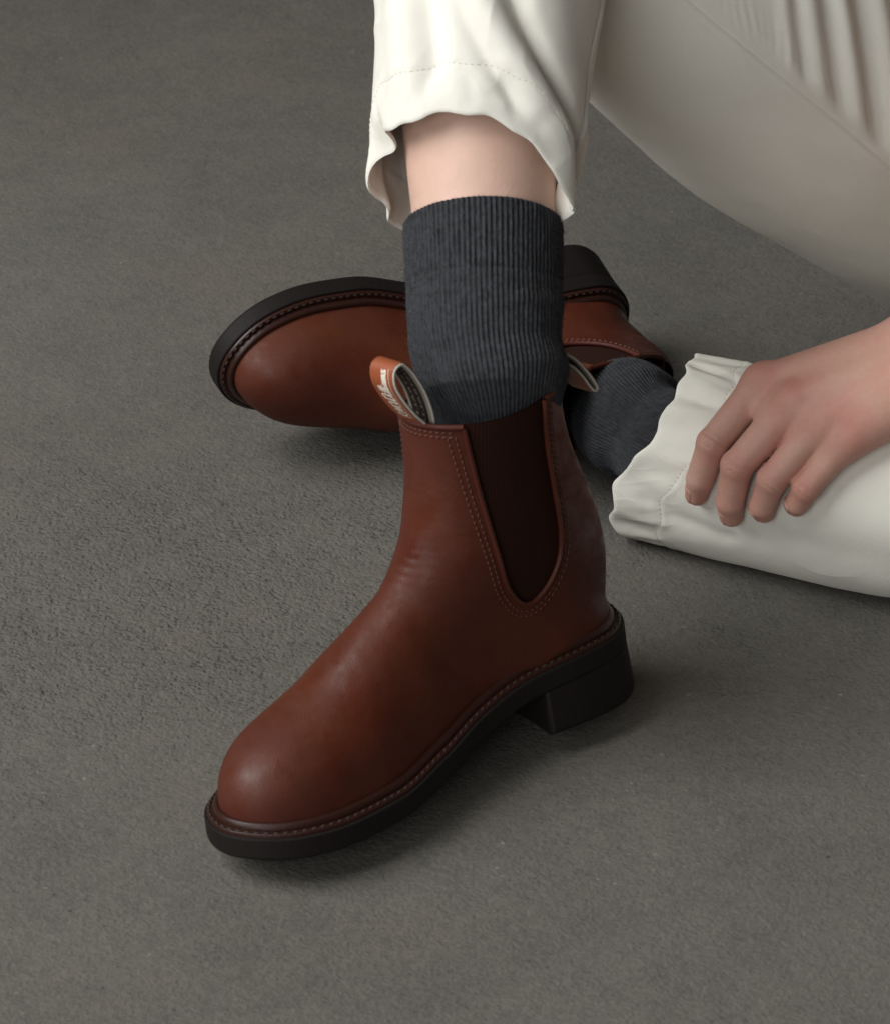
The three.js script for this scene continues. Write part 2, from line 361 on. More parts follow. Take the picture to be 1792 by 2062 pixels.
    // keep this side's half of the elastic
    const half = clipMesh(elastic, (x, y, z) => side * (z - cz(x, y)));
    const gm = part('elastic_gusset', flip(toGeo(half, (x, y) => [x / 0.03, y / 0.03])), elasticMat, root); gussets.push(gm);
  }
  // collar rim and its stitches, front and back
  const rimRow = (dy, inside) => {
    const pts = [], nn = [];
    for (let i = 0; i <= 220; i++) {
      const a = i / 220 * Math.PI * 2, cx = 0.072 + leanX(opt.collarFront);
      let lo = 0, hi = 0.08;
      for (let k = 0; k < 24; k++) { const m = (lo + hi) / 2, x = cx + Math.cos(a) * m, y = collar(x) + dy; if (F(x, y, lean(y) + Math.sin(a) * m) < 0) lo = m; else hi = m; }
      const x = cx + Math.cos(a) * lo, y = collar(x) + dy, z = lean(y) + Math.sin(a) * lo;
      pts.push(V(x, y, z)); nn.push(norm(x, y, z));
    }
    return { pts, nn };
  };
  const rim = rimRow(-0.0006);
  const runs = keep => { const out = []; let cur = null; for (let r = 0; r < 2; r++) for (let i = 0; i < 220; i++) { if (keep(i)) { if (!cur) { cur = []; out.push(cur); } if (cur.length < 221) cur.push(i); } else cur = null; } return out; };
  const used = new Set();
  for (const dy of [-0.0036, -0.0062]) {
    const row = rimRow(dy);
    for (const isFront of [true, false]) {
      const sel = [];
      for (let i = 0; i < 220; i++) { const k = isFront ? (i + 110) % 220 : i, p = row.pts[k]; if (gs(p.x, p.y) < -0.004 && (p.x > 0.072 + leanX(opt.collarFront)) === isFront) sel.push(k); }
      if (sel.length > 2) stitch1.push(stitchGeo(sel.map(k => row.pts[k]), sel.map(k => row.nn[k]), 0.0034, 0.0025, 0.00055, 0.0002));
    }
  }
  const rimParts = [];
  for (const isFront of [true, false]) {
    const sel = [];
    for (let i = 0; i < 220; i++) { const k = isFront ? (i + 110) % 220 : i, p = rim.pts[k]; if (gs(p.x, p.y) < 0 && (p.x > 0.072 + leanX(opt.collarFront)) === isFront) sel.push(rim.pts[k]); }
    rimParts.push(tubeGeo(sel, 0.0016, false, 8));
  }
  const paint = g => { const p = g.attributes.position, c = new Float32Array(p.count * 3); for (let i = 0; i < p.count; i++) c.set(leatherColor(p.getX(i), p.getY(i), p.getZ(i), opt.seed), i * 3); g.setAttribute('color', new THREE.BufferAttribute(c, 3)); return g; };
  part('edge_binding', flip(paint(mergeGeometries([...edges, ...rimParts]))), leatherMat, upper);
  part('stitching', flip(mergeGeometries(stitch1)), threadMat, upper);
  // lining seen in the opening
  const lining = clipMesh(up, (x, y) => y - 0.1);
  for (let v = 0; v < lining.pos.length; v++) { lining.pos[v] -= lining.nor[v] * 0.0024; lining.nor[v] *= -1; }
  for (let i = 0; i < lining.idx.length; i += 3) { const t = lining.idx[i]; lining.idx[i] = lining.idx[i + 1]; lining.idx[i + 1] = t; }
  part('lining', flip(toGeo(lining, uvSide)), elasticMat, root);

  // welt and sole follow the outline of the last
  const M = 150, outline = [];
  const x0 = xh - rh, x1 = xt + rt;
  const side = (t, s) => { const x = x0 + (x1 - x0) * (1 - Math.cos(Math.PI * t)) / 2; return [x, C1(x) + s * Math.sqrt(Math.max(0, b2(x)))]; };
  for (let i = 0; i <= M; i++) outline.push(side(i / M, -1));
  for (let i = M - 1; i > 0; i--) outline.push(side(i / M, 1));
  const K = outline.length, on = outline.map((p, i) => { const a = outline[(i + K - 2) % K], b = outline[(i + 2) % K], tx = b[0] - a[0], tz = b[1] - a[1], l = Math.hypot(tx, tz); return [tz / l, -tx / l]; });
  const fy = x => feather(clamp(x, 0, 0.285));
  const pt = (i, o, dy) => { const x = outline[i][0] + on[i][0] * o, z = outline[i][1] + on[i][1] * o; return V(x, fy(x) + dy, z); };
  const sweep = (prof, closedBottom) => {
    const pos = [], idx = [], uv = [];
    let acc = 0; const n = prof.length;
    for (let j = 0; j < n; j++) for (let i = 0; i <= K; i++) { const p = pt(i % K, prof[j][0], prof[j][1]); pos.push(p.x, p.y, p.z); uv.push(i / K * 10, j * 0.08); }
    for (let j = 0; j < n - 1; j++) for (let i = 0; i < K; i++) { const a = j * (K + 1) + i, b = a + 1, c = a + K + 1, d = c + 1; idx.push(a, b, c, b, d, c); }
    if (closedBottom) { const s = (n - 1) * (K + 1); for (let i = 0; i < M; i++) { const a = s + i, b = s + i + 1, c = s + (K - i) % K, d = s + (K - i - 1) % K; idx.push(a, b, c, b, d, c); } }
    return geo(pos, idx, uv);
  };
  const round = (pts, r, n = 3) => {         // rounds the inner corners of a profile
    const out = [pts[0]];
    for (let i = 1; i < pts.length - 1; i++) {
      const [p, q, s] = [pts[i - 1], pts[i], pts[i + 1]], l1 = Math.hypot(p[0] - q[0], p[1] - q[1]), l2 = Math.hypot(s[0] - q[0], s[1] - q[1]), a = Math.min(r, l1 / 2) / l1, b = Math.min(r, l2 / 2) / l2;
      const u = [mix(q[0], p[0], a), mix(q[1], p[1], a)], w = [mix(q[0], s[0], b), mix(q[1], s[1], b)];
      for (let k = 0; k <= n; k++) { const t = k / n; out.push([(1 - t) ** 2 * u[0] + 2 * t * (1 - t) * q[0] + t * t * w[0], (1 - t) ** 2 * u[1] + 2 * t * (1 - t) * q[1] + t * t * w[1]]); }
    }
    out.push(pts[pts.length - 1]); return out;
  };
  part('rand', flip(sweep(round([[-0.003, -0.001], [-0.0006, 0.0032], [0.0020, 0.0036], [0.0036, 0.0016], [0.0037, -0.0012]], 0.0012))), weltMat, root);
  const welt = part('welt', flip(sweep(round([[-0.002, -0.0006], [0.0068, -0.0006], [0.0071, -0.0036], [-0.002, -0.0038]], 0.0008))), weltMat, root);
  const sr = [], sn = [];
  for (let i = 0; i <= K; i++) { sr.push(pt(i % K, 0.0057, -0.0006)); sn.push(V(0, 1, 0)); }
  part('welt_stitching', flip(stitchGeo(sr, sn, 0.0052, 0.0034, 0.0007, 0.0002)), paleThreadMat, welt);
  const sole = part('sole', flip(sweep(round([[-0.002, -0.0034], [0.0062, -0.0030], [0.0086, -0.0026], [0.0088, -0.0138], [0.0074, -0.0150], [0.0, -0.0150]], 0.0014), true)), soleMat, root);
  // heel block
  {
    const bx = 0.080, ids = []; for (let i = 0; i < K; i++) if (outline[i][0] < bx) ids.push(i);
    const med = ids.filter(i => i <= M), lat = ids.filter(i => i > M), loop = [...med];            // heel -> breast on the inner side
    const pos = [], idx = [], uv = [];
    const levels = [[1, 0.0084], [0.9, 0.0089], [0.5, 0.0098], [0.12, 0.0108], [0.03, 0.0102], [0, 0.0086]];
    const nb = 14, order = [...med, ...lat.slice().sort((a, b) => a - b)];
    const medEnd = med[med.length - 1], latStart = lat.sort((a, b) => a - b)[0];
    const rows = levels.map(([h, o]) => {
      const row = [];
      const put = (x, z) => { const top = fy(x) - 0.0143; row.push(V(x, top * h, z)); };
      for (const i of med) put(outline[i][0] + on[i][0] * o, outline[i][1] + on[i][1] * o);
      const a = [outline[medEnd][0] + on[medEnd][0] * o, outline[medEnd][1] + on[medEnd][1] * o], b = [outline[latStart][0] + on[latStart][0] * o, outline[latStart][1] + on[latStart][1] * o];
      for (let k = 1; k < nb; k++) { const t = k / nb; put(mix(a[0], b[0], t) - 0.006 * Math.sin(Math.PI * t), mix(a[1], b[1], t)); }
      for (const i of lat) put(outline[i][0] + on[i][0] * o, outline[i][1] + on[i][1] * o);
      return row;
    });
    const R = rows[0].length;
    rows.forEach((row, j) => row.forEach((p, i) => { pos.push(p.x, p.y, p.z); uv.push(i / R * 3, j * 0.1); }));
    for (let j = 0; j < rows.length - 1; j++) for (let i = 0; i < R; i++) { const i2 = (i + 1) % R, a = j * R + i, b = j * R + i2, c = a + R, d = b + R; idx.push(a, b, c, b, d, c); }
    const cI = pos.length / 3, s = (rows.length - 1) * R; pos.push(0.04, 0, 0); uv.push(0, 0);
    for (let i = 0; i < R; i++) idx.push(s + i, s + (i + 1) % R, cI);
    part('heel_block', flip(geo(pos, idx, uv)), soleMat, root);
  }
  // pull tabs: a folded strap with pale bound edges, the brand in white thread outside and a dark woven label inside
  const tab = (name, at, prof, w, bind, mats) => {
    const c = new THREE.CatmullRomCurve3(prof.map(([x, y]) => V(x, y, 0)), false, 'centripetal'), n = 64, pts = c.getSpacedPoints(n), nr = [];
    for (let i = 0; i <= n; i++) { const a = pts[Math.max(0, i - 1)], b = pts[Math.min(n, i + 1)], l = Math.hypot(b.x - a.x, b.y - a.y); nr.push([-(b.y - a.y) / l, (b.x - a.x) / l]); }
    const th = 0.0011, strip = (o, inner) => {
      const pos = [], idx = [], uv = [];
      for (let i = 0; i <= n; i++) for (let k = 0; k <= 6; k++) { const s = k / 6 - 0.5, q = 1 + 0.04 * Math.sin(i / n * 6); pos.push(at.x + pts[i].x + nr[i][0] * o, at.y + pts[i].y + nr[i][1] * o, at.z + s * w * q); uv.push(i / n, k / 6); }
      for (let i = 0; i < n; i++) for (let k = 0; k < 6; k++) { const a = i * 7 + k, b = a + 1, d = a + 7, e = a + 8; if (!inner) idx.push(a, d, b, b, d, e); else idx.push(a, b, d, b, e, d); }
      return flip(geo(pos, idx, uv));
    };
    const o = part('pull_tab', strip(-th, false), mats[0], root);
    part('woven_label', strip(th, true), mats[1], o);
    for (const s of [-0.5, 0.5]) part('bound_edge', flip(tubeGeo(pts.map((p, i) => V(at.x + p.x, at.y + p.y, at.z + s * w * (1 + 0.04 * Math.sin(i / n * 6)))), th * 0.75, false, 8)), bind, o);
  };
  const fx = xf(opt.collarFront) + leanX(opt.collarFront), bx = xb(opt.collarBack) + leanX(opt.collarBack);
  if (opt.frontTab) tab('pull_tab', V(fx - 0.002, opt.collarFront, lean(opt.collarFront) + 0.001), opt.frontTab, 0.0165, bindMat, tabMats);
  if (opt.backTab) tab('pull_tab', V(bx + 0.002, opt.collarBack, lean(opt.collarBack)), opt.backTab, 0.0165, bindMat, tabMats);
  root.userData.tools = null;
  const tool = { F, A, cz, surf, collar, lean, leanX };
  return { root, tool };
}
// the print on the tabs
const tabMats = [];
{
  const cv = document.createElement('canvas'); cv.width = 1024; cv.height = 256;
  const c = cv.getContext('2d');
  c.fillStyle = 'rgb(142,72,40)'; c.fillRect(0, 0, 1024, 256);
  const r = rng(5); for (let i = 0; i < 5000; i++) { const s = r() * 34 - 17; c.fillStyle = `rgba(${s > 0 ? 190 : 70},${s > 0 ? 105 : 32},${s > 0 ? 60 : 16},${Math.abs(s) / 260})`; c.fillRect(r() * 1024, r() * 256, 3 + r() * 12, 2 + r() * 6); }
  // handwriting of the maker's name, strokes of white thread
  c.strokeStyle = 'rgb(214,204,190)'; c.lineCap = 'round'; c.lineJoin = 'round';
  const pen = (pts, w) => { c.lineWidth = w; c.beginPath(); pts.forEach((p, i) => { if (i === 0) c.moveTo(p[0], p[1]); else if (p.length === 4) c.quadraticCurveTo(p[0], p[1], p[2], p[3]); else c.lineTo(p[0], p[1]); }); c.stroke(); };
  globalThis.__pen = pen;
  const X = 182, Y = 176;
  const S = (pts, w = 10) => pen(pts.map(p => p.map((v, i) => i % 2 ? Y + v * 1.2 : X + v * 0.54)), w * 1.15);
  S([[0, 0], [20, -70, 24, -84], [70, -92, 62, -58], [50, -40, 18, -42], [40, -20, 58, 4]]);                   // R
  S([[72, 2], [76, 2]], 13);
  S([[90, 2], [104, -60, 112, -84], [122, -30, 128, -6], [150, -60, 166, -84], [164, -40, 172, 2]]);            // M
  S([[186, 2], [190, 2]], 13);
  S([[196, -70], [214, -110, 222, -60], [214, 10, 230, 8], [262, -20, 268, -96], [256, 12, 280, 6], [330, -30, 322, -92], [300, -120, 284, -84]], 11);   // W
  S([[330, -36], [326, -4, 336, 2], [346, 0, 356, -14]]); S([[340, -58], [343, -58]], 11);                      // i
  S([[356, -10], [392, -70, 382, -96], [366, -96, 366, 0], [372, 6, 384, -10]]);                                // l
  S([[384, -10], [420, -70, 410, -96], [394, -96, 394, 0], [400, 6, 412, -10]]);                                // l
  S([[416, -36], [410, -2, 422, 2], [430, 0, 438, -12]]); S([[426, -58], [429, -58]], 11);                      // i
  S([[470, -34], [444, -46, 442, -10], [448, 8, 466, -12], [472, -30, 470, -34], [468, 2, 478, 2], [484, 0, 490, -10]]);   // a
  S([[492, -36], [490, -6, 488, 2], [500, -44, 510, -34], [510, -12, 508, 2], [520, -44, 530, -34], [530, -4, 532, 2], [540, 2, 546, -10]]);   // m
  S([[572, -34], [556, -44, 554, -26], [576, -14, 570, 0], [552, 8, 546, -2]]);                                 // s
  S([[10, 34], [200, 22, 420, 30], [520, 34, 590, 24]], 5);
  const t = new THREE.CanvasTexture(cv); t.colorSpace = THREE.SRGBColorSpace; t.wrapS = t.wrapT = THREE.ClampToEdgeWrapping;
  const cv2 = document.createElement('canvas'); cv2.width = 512; cv2.height = 256; const d = cv2.getContext('2d');
  d.fillStyle = 'rgb(150,140,126)'; d.fillRect(0, 0, 512, 256); d.fillStyle = 'rgb(52,38,33)'; d.fillRect(0, 34, 512, 190);
  d.fillStyle = 'rgb(146,132,118)'; d.font = 'bold 40px sans-serif'; d.textAlign = 'center'; d.textBaseline = 'middle';
  for (const x of [130, 390]) { d.save(); d.translate(x, 128); d.fillText('AUSTRALIA', 0, -36); d.fillText('AUSTRALIA', 0, 36); d.restore(); }
  const t2 = new THREE.CanvasTexture(cv2); t2.colorSpace = THREE.SRGBColorSpace; t2.wrapS = THREE.RepeatWrapping;
  tabMats.push(new THREE.MeshPhysicalMaterial({ map: t, roughness: 0.5, bumpMap: t, bumpScale: 0.0004 }), new THREE.MeshStandardMaterial({ map: t2, roughness: 0.9 }));
}
const basis = (X, Y, Z, O) => new THREE.Matrix4().makeBasis(X, Y, Z).setPosition(O);
const gussetOutline = [[0.1135, 0.206], [0.1113, 0.1847], [0.1092, 0.1641], [0.1066, 0.1385], [0.1035, 0.1155], [0.0992, 0.0966], [0.0925, 0.0825], [0.087, 0.079], [0.0812, 0.0797], [0.0708, 0.0866], [0.0628, 0.0975], [0.0596, 0.1119], [0.0604, 0.135], [0.0622, 0.1569], [0.0632, 0.1747], [0.0629, 0.206]];
const bootR = makeBoot({
  seed: 3, leanZ: -0.0097, leanX: 0.009, collarFront: 0.1862, collarBack: 0.1915, gusset: [[0.1182, 0.2038], [0.1145, 0.1823], [0.1108, 0.1611], [0.1063, 0.1345], [0.1018, 0.1112], [0.097, 0.0921], [0.0922, 0.0835], [0.0872, 0.0780], [0.0812, 0.0762], [0.0750, 0.0783], [0.0676, 0.084], [0.0595, 0.0952], [0.0564, 0.1098], [0.0587, 0.1331], [0.0618, 0.1549], [0.0643, 0.1732], [0.0656, 0.2027]],
  frontTab: [[-0.0035, -0.012], [-0.0015, -0.003], [0.0075, 0.0075], [0.015, 0.0185], [0.0185, 0.027], [0.0172, 0.0335], [0.0118, 0.0352], [0.0068, 0.031], [0.0015, 0.023], [-0.0025, 0.0145], [-0.005, 0.005], [-0.006, -0.008]],
  backTab: [[-0.0008, -0.0115], [-0.0032, -0.0025], [-0.0096, 0.0012], [-0.0176, -0.0033], [-0.0272, -0.0139], [-0.0324, -0.0217], [-0.034, -0.025], [-0.0324, -0.0264], [-0.0292, -0.0234], [-0.024, -0.0156], [-0.0168, -0.0078], [-0.0096, -0.0041], [-0.004, -0.0074], [-0.0016, -0.0148]],
});
{
  const yaw = 41.7 * Math.PI / 180, pitch = 0, roll = 9.9 * Math.PI / 180;       // the foot rolled to its outer edge
  const X = V(-Math.cos(yaw) * Math.cos(pitch), Math.sin(pitch), Math.sin(yaw) * Math.cos(pitch)), Z0 = V(-Math.sin(yaw), 0, -Math.cos(yaw)), Y0 = Z0.clone().cross(X);
  const Y = Y0.clone().multiplyScalar(Math.cos(roll)).addScaledVector(Z0, Math.sin(roll)), Z = X.clone().cross(Y);
  const O = V(0.0865, 0.0092, 0.1776);
  const g = bootR.root; g.name = 'leather_boot'; X.multiplyScalar(0.905); g.applyMatrix4(basis(X, Y, Z, O)); scene.add(g);
  g.userData = { label: 'brown leather pull-on boot standing upright on its sole with lettered front tab', category: 'boot', group: 'pair of brown boots' };
}
const bootL = makeBoot({
  seed: 8, mirror: true, leanZ: -0.085, leanX: 0.08, collarFront: 0.150, collarBack: 0.120, gusset: gussetOutline,
});
{
  const X = V(-0.8416, 0.1223, 0.5261), Y = V(0.4805, -0.2755, 0.8326), Z = X.clone().cross(Y);
  const O = V(0.0917, 0.0452, -0.1981); X.multiplyScalar(0.95);
  const g = bootL.root; g.name = 'leather_boot_001'; g.applyMatrix4(basis(X, Y, Z, O)); scene.add(g);
  g.userData = { label: 'brown leather boot lying on its side, sole edge turned up, behind the upright boot', category: 'boot', group: 'pair of brown boots' };
}
// ---------------------------------------------------------------- person: legs in cream trousers, grey socks, a hand
const person = new THREE.Group(); person.name = 'person'; person.position.set(0.4, 0, -0.26);
person.userData = { label: 'person in cream trousers and dark grey socks sitting with one knee raised, hand on shin', category: 'person' };
scene.add(person);
const local = g => { g.translate(-0.4, 0, 0.26); return g; };
const PX = (px, py, h) => atHeight(px, py, h);
// skeleton
const colR = V(0.0715 + bootR.tool.leanX(0.184), 0.182, bootR.tool.lean(0.184) + 0.002).applyMatrix4(bootR.root.matrix).add(V(0.0045, 0.0025, -0.002));               // middle of the upright boot's opening
const upR = V(0, 1, 0).transformDirection(bootR.root.matrix);
const TH = 41 * Math.PI / 180;
const dR = V(-0.012, Math.cos(TH), -Math.sin(TH)).normalize();                      // up the raised shin
const kneeR = colR.clone().addScaledVector(dR, 0.315);
const hipR = PX(2000, 420, 0.125), hipL = hipR.clone().add(V(0.15, 0, 0.05)), kneeL = V(0.52, 0.078, 0.15);
const legL = [V(0.098, 0.05, -0.004), V(0.169, 0.0555, 0.042), V(0.249, 0.061, 0.072), kneeL];
const axLy = curve(legL.map(p => [p.x, p.y])), axLz = curve(legL.map(p => [p.x, p.z]));
const radL = x => 0.0572 + 0.006 * ss(0.16, 0.26, x) + 0.011 * ss(0.26, 0.5, x);
const axL = x => V(x, axLy(x), axLz(x));
const colL = V(0.054 + bootL.tool.leanX(0.138), 0.138, -bootL.tool.lean(0.138) - 0.003).applyMatrix4(bootL.root.matrix);


function capsule(a, b, ra, rb) {
  const bx = b.x - a.x, by = b.y - a.y, bz = b.z - a.z, l2 = bx * bx + by * by + bz * bz || 1e-9;
  return (x, y, z) => { const px = x - a.x, py = y - a.y, pz = z - a.z, t = clamp((px * bx + py * by + pz * bz) / l2, 0, 1); return Math.hypot(px - bx * t, py - by * t, pz - bz * t) - mix(ra, rb, t); };
}
const smin = (a, b, k) => { const h = Math.max(k - Math.abs(a - b), 0) / k; return Math.min(a, b) - h * h * k * 0.25; };
const union = (list, k) => (x, y, z) => { let d = list[0](x, y, z); for (let i = 1; i < list.length; i++) d = smin(d, list[i](x, y, z), k); return d; };
// a closed tube: at(s, a) gives the point for s in 0..1 along it and a in 0..2pi round it
function loft(nS, nA, at, opt = {}) {
  const pos = [], idx = [], uv = [], col = opt.color ? [] : null;
  for (let i = 0; i <= nS; i++) for (let k = 0; k <= nA; k++) {
    const a = (k % nA) / nA * Math.PI * 2, p = at(i / nS, a);
    pos.push(p.x, p.y, p.z); uv.push(...(opt.uv ? opt.uv(i / nS, k / nA, p) : [k / nA, i / nS])); if (col) col.push(...opt.color(i / nS, a, p));
  }
  const w = nA + 1;
  for (let i = 0; i < nS; i++) for (let k = 0; k < nA; k++) { const a = i * w + k, b = a + 1, c = a + w, d = c + 1; if (opt.flip) idx.push(a, c, b, b, c, d); else idx.push(a, b, c, b, d, c); }
  const g = geo(pos, idx, uv, col), n = g.attributes.normal;
  for (let i = 0; i <= nS; i++) { const a = i * w, b = a + nA, x = n.getX(a) + n.getX(b), y = n.getY(a) + n.getY(b), z = n.getZ(a) + n.getZ(b), l = Math.hypot(x, y, z) || 1; n.setXYZ(a, x / l, y / l, z / l); n.setXYZ(b, x / l, y / l, z / l); }
  return g;
}
const deg = Math.PI / 180;
function angleTable(t) { const ext = [...t.map(([a, v]) => [a - 360, v]), ...t, ...t.map(([a, v]) => [a + 360, v])].sort((p, q) => p[0] - q[0]); const c = curve(ext); return a => c(((a / deg + 180) % 360 + 360) % 360 - 180); }

// ---- body
const H = {};
{
  const onLeg = (px, py, lift) => {             // point at a distance above the lying leg's cloth
    const d = ray(px, py).normalize(); let t = 1.4, p;
    for (; t < 2.4; t += 0.0006) { p = EYE.clone().addScaledVector(d, t); if (Math.hypot(p.y - axLy(p.x), p.z - axLz(p.x)) < radL(p.x) + 0.0005 + lift) break; }
    return p;
  };
  H.w1 = onLeg(1862, 688, 0.034); H.w2 = onLeg(1858, 772, 0.030);
  H.f = [
    { m: onLeg(1533, 772, 0.0175), p: onLeg(1434, 893, 0.0165), d: onLeg(1409, 965, 0.0105), t: onLeg(1403, 996, 0.006), r: [0.0098, 0.0086, 0.0078, 0.0062] },
    { m: onLeg(1594, 814, 0.0200), p: onLeg(1484, 938, 0.0185), d: onLeg(1470, 1010, 0.0105), t: onLeg(1473, 1038, 0.006), r: [0.0102, 0.0089, 0.0080, 0.0064] },
    { m: onLeg(1650, 853, 0.0175), p: onLeg(1554, 966, 0.0160), d: onLeg(1535, 1018, 0.0095), t: onLeg(1538, 1031, 0.006), r: [0.0095, 0.0083, 0.0075, 0.0061] },
    { m: onLeg(1704, 885, 0.0135), p: onLeg(1622, 983, 0.0130), d: onLeg(1604, 1013, 0.0085), t: onLeg(1603, 1020, 0.006), r: [0.0088, 0.0075, 0.0067, 0.0056] },
  ];
  const chains = H.f.map(f => {
    const c = [capsule(f.m, f.p, f.r[0], f.r[1]), capsule(f.p, f.d, f.r[1], f.r[2]), capsule(f.d, f.t, f.r[2], f.r[3])];
    const knob = capsule(f.p, f.p, f.r[1] * 1.03, f.r[1] * 1.03), dir = f.p.clone().sub(f.m).normalize();
    const along = f.d.clone().sub(f.m).normalize(), outward = V(0, f.p.y - axLy(f.p.x), f.p.z - axLz(f.p.x)).normalize();
    return (x, y, z) => {
      let d = smin(smin(c[0](x, y, z), c[1](x, y, z), 0.0012), c[2](x, y, z), 0.0012); d = smin(d, knob(x, y, z), 0.0016);
      const px = x - f.p.x, py = y - f.p.y, pz = z - f.p.z, u = px * along.x + py * along.y + pz * along.z, o = px * outward.x + py * outward.y + pz * outward.z;
      if (Math.abs(u) < 0.008 && o > 0 && d < 0.004) { const w = N3(px * 160, py * 160, pz * 160) * 0.0006; for (const q of [-0.0032, -0.0004, 0.0022]) d += 0.00042 * gauss(u - q - w, 0.0008) * ss(0.002, 0.007, o); }
      return d;
    };
  });
  const wr = [H.w1, H.w1.clone().lerp(H.w2, 0.35), H.w1.clone().lerp(H.w2, 0.7), H.w2];
  const palm = H.f.map((f, i) => capsule(f.m, wr[i], f.r[0] * 1.0, 0.0165));
  const palmLow = H.f.slice(0, 3).map((f, i) => capsule(f.m.clone().lerp(H.f[i + 1].m, 0.5).add(V(0.006, -0.006, -0.002)), wr[i].clone().lerp(wr[i + 1], 0.5).add(V(0, -0.004, 0)), 0.0105, 0.0165));
  const knuckle = H.f.map(f => capsule(f.m.clone().add(V(0.002, 0.0022, 0.0012)), f.m.clone().add(V(0.002, 0.0022, 0.0012)), f.r[0] * 0.93, f.r[0] * 0.93));
  const tendon = H.f.slice(0, 4).map((f, i) => capsule(f.m.clone().add(V(0.004, 0.0075, 0.004)), wr[i].clone().lerp(H.w1.clone().lerp(H.w2, 0.5), 0.4).add(V(0, 0.0105, 0.005)), 0.0035, 0.0035)), tenU = union(tendon, 0.001);
  const palmU = union([...palm, ...palmLow], 0.012), knU = union(knuckle, 0.002);
  const elbow = H.w1.clone().lerp(H.w2, 0.5).add(V(0.185, 0.155, -0.10));
  const th0 = H.w1.clone().lerp(H.f[0].m, 0.2).add(V(0, -0.014, 0.008)), th1 = V(0.206, 0.129, 0.086), th2 = V(0.188, 0.121, 0.084), th3 = V(0.176, 0.116, 0.088);
  const thumb = union([capsule(th0, th1, 0.014, 0.0105), capsule(th1, th2, 0.0105, 0.0095), capsule(th2, th3, 0.0095, 0.0075)], 0.004);
  const fore = union([capsule(H.w1, elbow, 0.0175, 0.036), capsule(H.w2, elbow, 0.0165, 0.036)], 0.02);
  const hand = (x, y, z) => {
    let d = 1e9; for (const c of chains) d = smin(d, c(x, y, z), 0.0022);
    d = smin(d, smin(palmU(x, y, z), tenU(x, y, z), 0.006), 0.007); d = smin(d, knU(x, y, z), 0.005); d = smin(d, thumb(x, y, z), 0.006);
    return smin(d, fore(x, y, z), 0.014);
  };
  // the rest of the body, mostly inside the clothes
  const pel = hipR.clone().lerp(hipL, 0.5).add(V(0.02, 0.02, -0.03)), chest = pel.clone().add(V(0.02, 0.40, -0.13)), shL = chest.clone().add(V(0.15, 0.03, 0.04)), shR = chest.clone().add(V(-0.15, 0.03, -0.02)), head = chest.clone().add(V(-0.02, 0.26, 0.05));
  const elbR = shR.clone().add(V(-0.06, -0.26, 0.10)), wriR = kneeR.clone().add(V(0.06, 0.075, 0.0));
  const calf = [capsule(colR.clone().addScaledVector(upR, -0.03), colR.clone().addScaledVector(dR, 0.085), 0.022, 0.0358), capsule(colR.clone().addScaledVector(dR, 0.085), colR.clone().addScaledVector(dR, 0.2), 0.0358, 0.0475), capsule(colR.clone().addScaledVector(dR, 0.2), kneeR, 0.0475, 0.047)];
  const torso = [capsule(pel, chest, 0.115, 0.105), capsule(shL, shR, 0.055, 0.055)];
  const calfU = union(calf, 0.004), restU = union([capsule(kneeR, hipR, 0.05, 0.075), capsule(legL[1], kneeL, 0.04, 0.048), capsule(kneeL, hipL, 0.048, 0.075), capsule(hipR, hipL, 0.08, 0.08),
    ...torso, capsule(chest, head, 0.05, 0.052), capsule(head.clone().add(V(0, 0.01, 0.01)), head.clone().add(V(-0.005, 0.07, 0.0)), 0.072, 0.08), capsule(shL, elbow, 0.045, 0.037), capsule(shR, elbR, 0.045, 0.037), capsule(elbR, wriR, 0.036, 0.024), capsule(wriR, wriR.clone().add(V(-0.05, -0.02, 0.03)), 0.024, 0.022)], 0.03), rest = (x, y, z) => smin(calfU(x, y, z), restU(x, y, z), 0.02);
  const whole = (x, y, z) => smin(rest(x, y, z), hand(x, y, z), 0.01);
  const redAt = []; H.f.forEach((f, i) => { redAt.push([f.m.clone().add(V(0.003, 0.006, 0.003)), 0.015, 0.75]); redAt.push([f.p, 0.0105, 0.75]); redAt.push([f.t, 0.011, 0.55]); });
  const skin = (x, y, z) => {
    const n = fbm(x * 60, y * 60, z * 60, 3), f = N3(x * 420, y * 420, z * 420), onHand = ss(0.12, 0.145, x) * ss(-0.05, 0.0, z) * ss(0.02, 0.04, y) * (1 - ss(0.2, 0.26, y));
    let r = 0; for (const [p, w, k] of redAt) { const q = (x - p.x) ** 2 + (y - p.y) ** 2 + (z - p.z) ** 2; r = Math.max(r, k * Math.exp(-q / (w * w))); }
    r = clamp(r + 0.6 * n, 0, 1); const m = 1 + 0.10 * n + 0.05 * f;
    const base = [mix(0.61, 0.56, onHand), mix(0.40, 0.315, onHand), mix(0.315, 0.245, onHand)];
    return [mix(base[0], 0.50, r * onHand) * m, mix(base[1] * (1 - 0.10 * clamp(n, 0, 1)), 0.190, r * onHand) * m, mix(base[2], 0.152, r * onHand) * m];
  };
  const uvS = (x, y, z) => [x / 0.03 + z / 0.05, y / 0.03 + z / 0.04];
  const pieces = [];
  const hb = [[0.128, 0.02, 0.03], [0.268, 0.185, 0.165]];
  const hm = netMesh(whole, hb[0], hb[1], 0.0013, 2);
  const sb = [[-0.06, 0.20, 0.02], [0.1, 0.36, 0.24]];
  const sm = netMesh(whole, sb[0], sb[1], 0.003, 2);
  const bm = netMesh(whole, [-0.1, 0.0, -0.55], [0.78, 1.0, 0.22], 0.011, 2);
  const inBox = ([a, b], e) => (x, y, z) => Math.max(a[0] + e - x, x - b[0] + e, a[1] + e - y, y - b[1] + e, a[2] + e - z, z - b[2] + e);
  const o1 = inBox(hb, 0.003), o2 = inBox(sb, 0.005);
